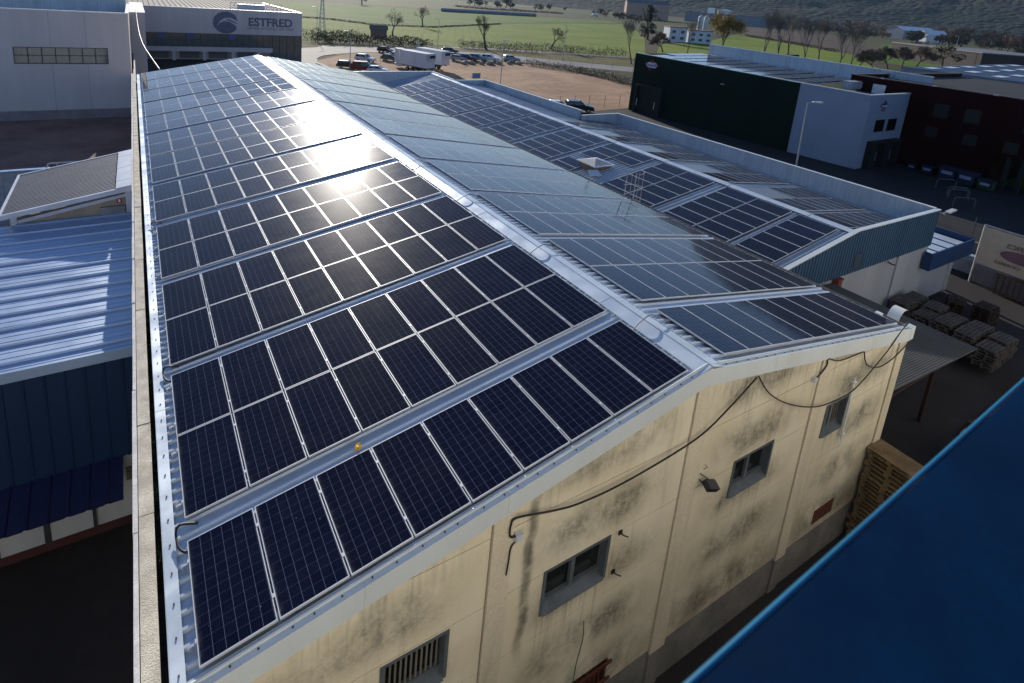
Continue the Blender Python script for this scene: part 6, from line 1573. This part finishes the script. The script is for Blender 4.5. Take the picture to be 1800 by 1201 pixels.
hedge([G(925, 114), G(960, 119), G(1010, 126), G(1060, 136), G(1108, 150)], 1.7, 3.0, h_tan, 'scrubby tan weed bank at the far edge of the gravel lot', 6, 46, .17)
hedge([G(646, 44), G(700, 46.5), G(760, 49), G(880, 43)], .8, 1.6, h_dk, 'thin dark field boundary strip across the green fields', 7, 8, .25)
hedge([G(532, 31.5), G(580, 35), G(646, 43)], .9, 1.6, h_dk, 'thin dark field boundary strip at the left', 8, 8, .25)
hedge([G(800, 12), G(860, 17.5), G(940, 22), G(990, 25)], 2.6, 4, h_dk, 'dark hedge above the ploughed field', 9, 9, .5)
hedge([G(1590, 96), G(1612, 98), G(1645, 103)], 9, 5, h_dk, 'tall dark clipped hedge at the right before the village', 10, 60, .6)
hedge([G(1310, 64), G(1390, 77), G(1470, 92)], 2.0, 3, h_dk, 'dark scrub line above the green field behind the warehouse', 11, 10, .4)
# weeds below cars
# ------------------------------------------------------------------ far buildings
def house(name, p, L, W, H, rz, wm, rmat, label, roof='gable', wins=0, cat='house', rise=.28):
    t = thing(name, label, cat, (p[0], p[1], GZ), None, rz)
    b = MB(); b.box(-L / 2, L / 2, -W / 2, W / 2, -.05, H)
    if roof == 'gable':
        for s in (-1, 1): b.prism([(s * L / 2 - s * .1, -W / 2, H), (s * L / 2 - s * .1, W / 2, H), (s * L / 2 - s * .1, 0, H + W * rise)], (s * .1, 0, 0))
    b.build('wall', wm, t)
    b = MB()
    if roof == 'gable':
        e = .35
        for s in (-1, 1):
            k = W / 2 + e; b.hexa([(-L / 2 - e, s * k, H - e * rise * 2), (L / 2 + e, s * k, H - e * rise * 2), (L / 2 + e, 0, H + W * rise), (-L / 2 - e, 0, H + W * rise), (-L / 2 - e, s * k, H - e * rise * 2 + .18), (L / 2 + e, s * k, H - e * rise * 2 + .18), (L / 2 + e, 0, H + W * rise + .18), (-L / 2 - e, 0, H + W * rise + .18)])
    else: b.box(-L / 2 - .2, L / 2 + .2, -W / 2 - .2, W / 2 + .2, H + .003, H + .5)
    b.build('roof', rmat, t)
    for i in range(wins):
        x = -L / 2 + L * (i + .5) / wins
        for z in ((H * .18, H * .62) if H > 5 else (H * .35,)):
            b = MB(); b.box(x - .9, x + .9, -W / 2 - .06, -W / 2 + .02, z, z + H * .2); b.build('window', win_d, t)
    return t
win_d = mat('brown_shutter', (.09, .06, .045), .6)
wallw, wallg, wallt, tile, groof, metal = mat('house_white', (.55, .57, .62), .8), mat('works_grey', (.17, .20, .24), .7), mat('house_tan', (.36, .25, .19), .85), mat('roof_tile', (.22, .10, .06), .85, var=.25), mat('roof_grey', (.10, .11, .13), .7), mat('metal_white', (.68, .70, .72), .4, .2)
pp_ = G(1197, 74)
house('white_house', pp_ + Vector((-2, 3, 0)), 9, 9, 7.2, -.5, wallw, tile, 'white two-storey house with brown shutters beyond the bare trees', 'flat', 2)
house('house_wing', pp_ + Vector((9.5, -2, 0)), 12, 9, 6.2, -.5, wallw, tile, 'lower right wing of the white house with brown shutters', 'flat', 3)
house('brown_barn', G(1134, 34), 60, 18, 22, -.6, wallt, groof, 'brown barn with a grey roof beside the far evergreen', 'gable', 0, 'barn')
hut = house('brick_hut', G(665, 65), 5.2, 3.6, 2.6, -.3, mat('hut_brick', (.24, .15, .11), .9, var=.2), mat('hut_roof', (.16, .12, .10), .9), 'small brick hut half hidden behind the dark hedge', 'gable', 0, 'hut')
house('long_works', G(1290, 44), 150, 40, 15, -.95, wallg, groof, 'long grey factory building far across the plain', 'flat', 0, 'factory')
house('white_block', G(1247, 39), 12, 12, 25, -.95, metal, groof, 'bright white tower block at the left end of the far factory', 'flat', 0, 'tower')
b = MB(); p = G(1272, 41); b.cyl(p, p + Vector((0, 0, 22)), 13, 24); b.cyl(p + Vector((0, 0, 22)), p + Vector((0, 0, 24)), 13, 24, r2=1)
tag(b.build('storage_tank', mat('tank_grey', (.34, .37, .41), .4, .4)), 'cylindrical grey storage tank in front of the far factory', 'tank')
b = MB(); p = G(1118, 30); b.tube([p, p + Vector((0, 0, 90))], [1.6, 1.0], 8)
tag(b.build('chimney', mat('brick_chimney', (.25, .12, .08), .9)), 'tall slender brick chimney rising near the brown barn', 'chimney')
for i, (x, y) in enumerate(((1228, 61), (1238, 60))):
    b = MB(); p = G(x, y); b.tube([p, p + Vector((0, 0, 9)), p + Vector((0, 0, 12.5)), p + Vector((0, 0, 14))], [2.0, 2.0, 1.9, .3], 12)
    tag(b.build('silo', mat('silo_grey', (.42, .43, .45), .5, .3)), '%s grey silo behind the white house' % ('left', 'right')[i], 'silo', 'silos behind the white house')
house('white_cottage', G(1411, 49), 42, 18, 10, -.5, metal, tile, 'sunlit white farmhouse left of the belt of brown trees')
house('village_hall', G(1600, 70), 60, 26, 13, -.3, wallg, metal, 'low grey hall with a pale roof in the village', 'gable', 0, 'hall', .2)
house('village_house', G(1635, 74), 30, 20, 10, -.5, wallw, metal, 'pale village house right of the low grey hall')
house('village_house', G(1690, 62), 80, 30, 20, -.3, wallt, groof, 'tan farm building higher up behind the round orange tree')
house('village_house', G(1750, 67), 40, 24, 14, -.2, wallw, groof, 'white house at the far right below the mountain')
house('far_warehouse', G(1010, 12), 90, 60, 30, -.7, wallg, metal, 'blue-grey warehouse on the horizon above the fields', 'flat', 0, 'warehouse')
house('far_warehouse', G(1080, 19), 50, 30, 10, -.7, metal, groof, 'row of low white sheds on the horizon', 'flat', 0, 'warehouse')
b = MB(); p = G(1043, 31); b.tube([p + Vector((-3, 0, 1.6)), p + Vector((0, 0, 3.2)), p + Vector((4, 0, 3.2)), p + Vector((7, 0, 1.4))], [1.2, 1.7, 1.7, .8], 8)
tag(b.build('farm_vehicle', metal), 'small white farm vehicle at the edge of the far grove', 'vehicle')
b = MB(); p, q = G(776, 20.5), G(941, 29.5); b.tube([p + Vector((0, 0, 1.4)), q + Vector((0, 0, 1.4))], 1.5, 8)
tag(b.build('polytunnel', mat('grey_film', (.20, .23, .26), .5)), 'long low grey polytunnel along the ploughed field', 'polytunnel')
# ------------------------------------------------------------------ air
hzb = MB(); hzb.box(-7500, 11000, -2500, 12500, GZ - 1.5, 1250)
hz_ = hzb.build('haze', [])
vm = bpy.data.materials.new('haze_air'); vm.use_nodes = True
for n in list(vm.node_tree.nodes):
    if n.type == 'BSDF_PRINCIPLED': vm.node_tree.nodes.remove(n)
pv = vm.node_tree.nodes.new('ShaderNodeVolumePrincipled')
pv.inputs['Color'].default_value = (0.45, 0.70, 1.0, 1); pv.inputs['Density'].default_value = 0.00003; pv.inputs['Anisotropy'].default_value = 0.3
vm.node_tree.links.new(pv.outputs[0], vm.node_tree.nodes['Material Output'].inputs['Volume'])
hz_.data.materials.append(vm)
tag(hz_, 'thin bluish haze in the air over the plain', 'haze', kind='stuff')
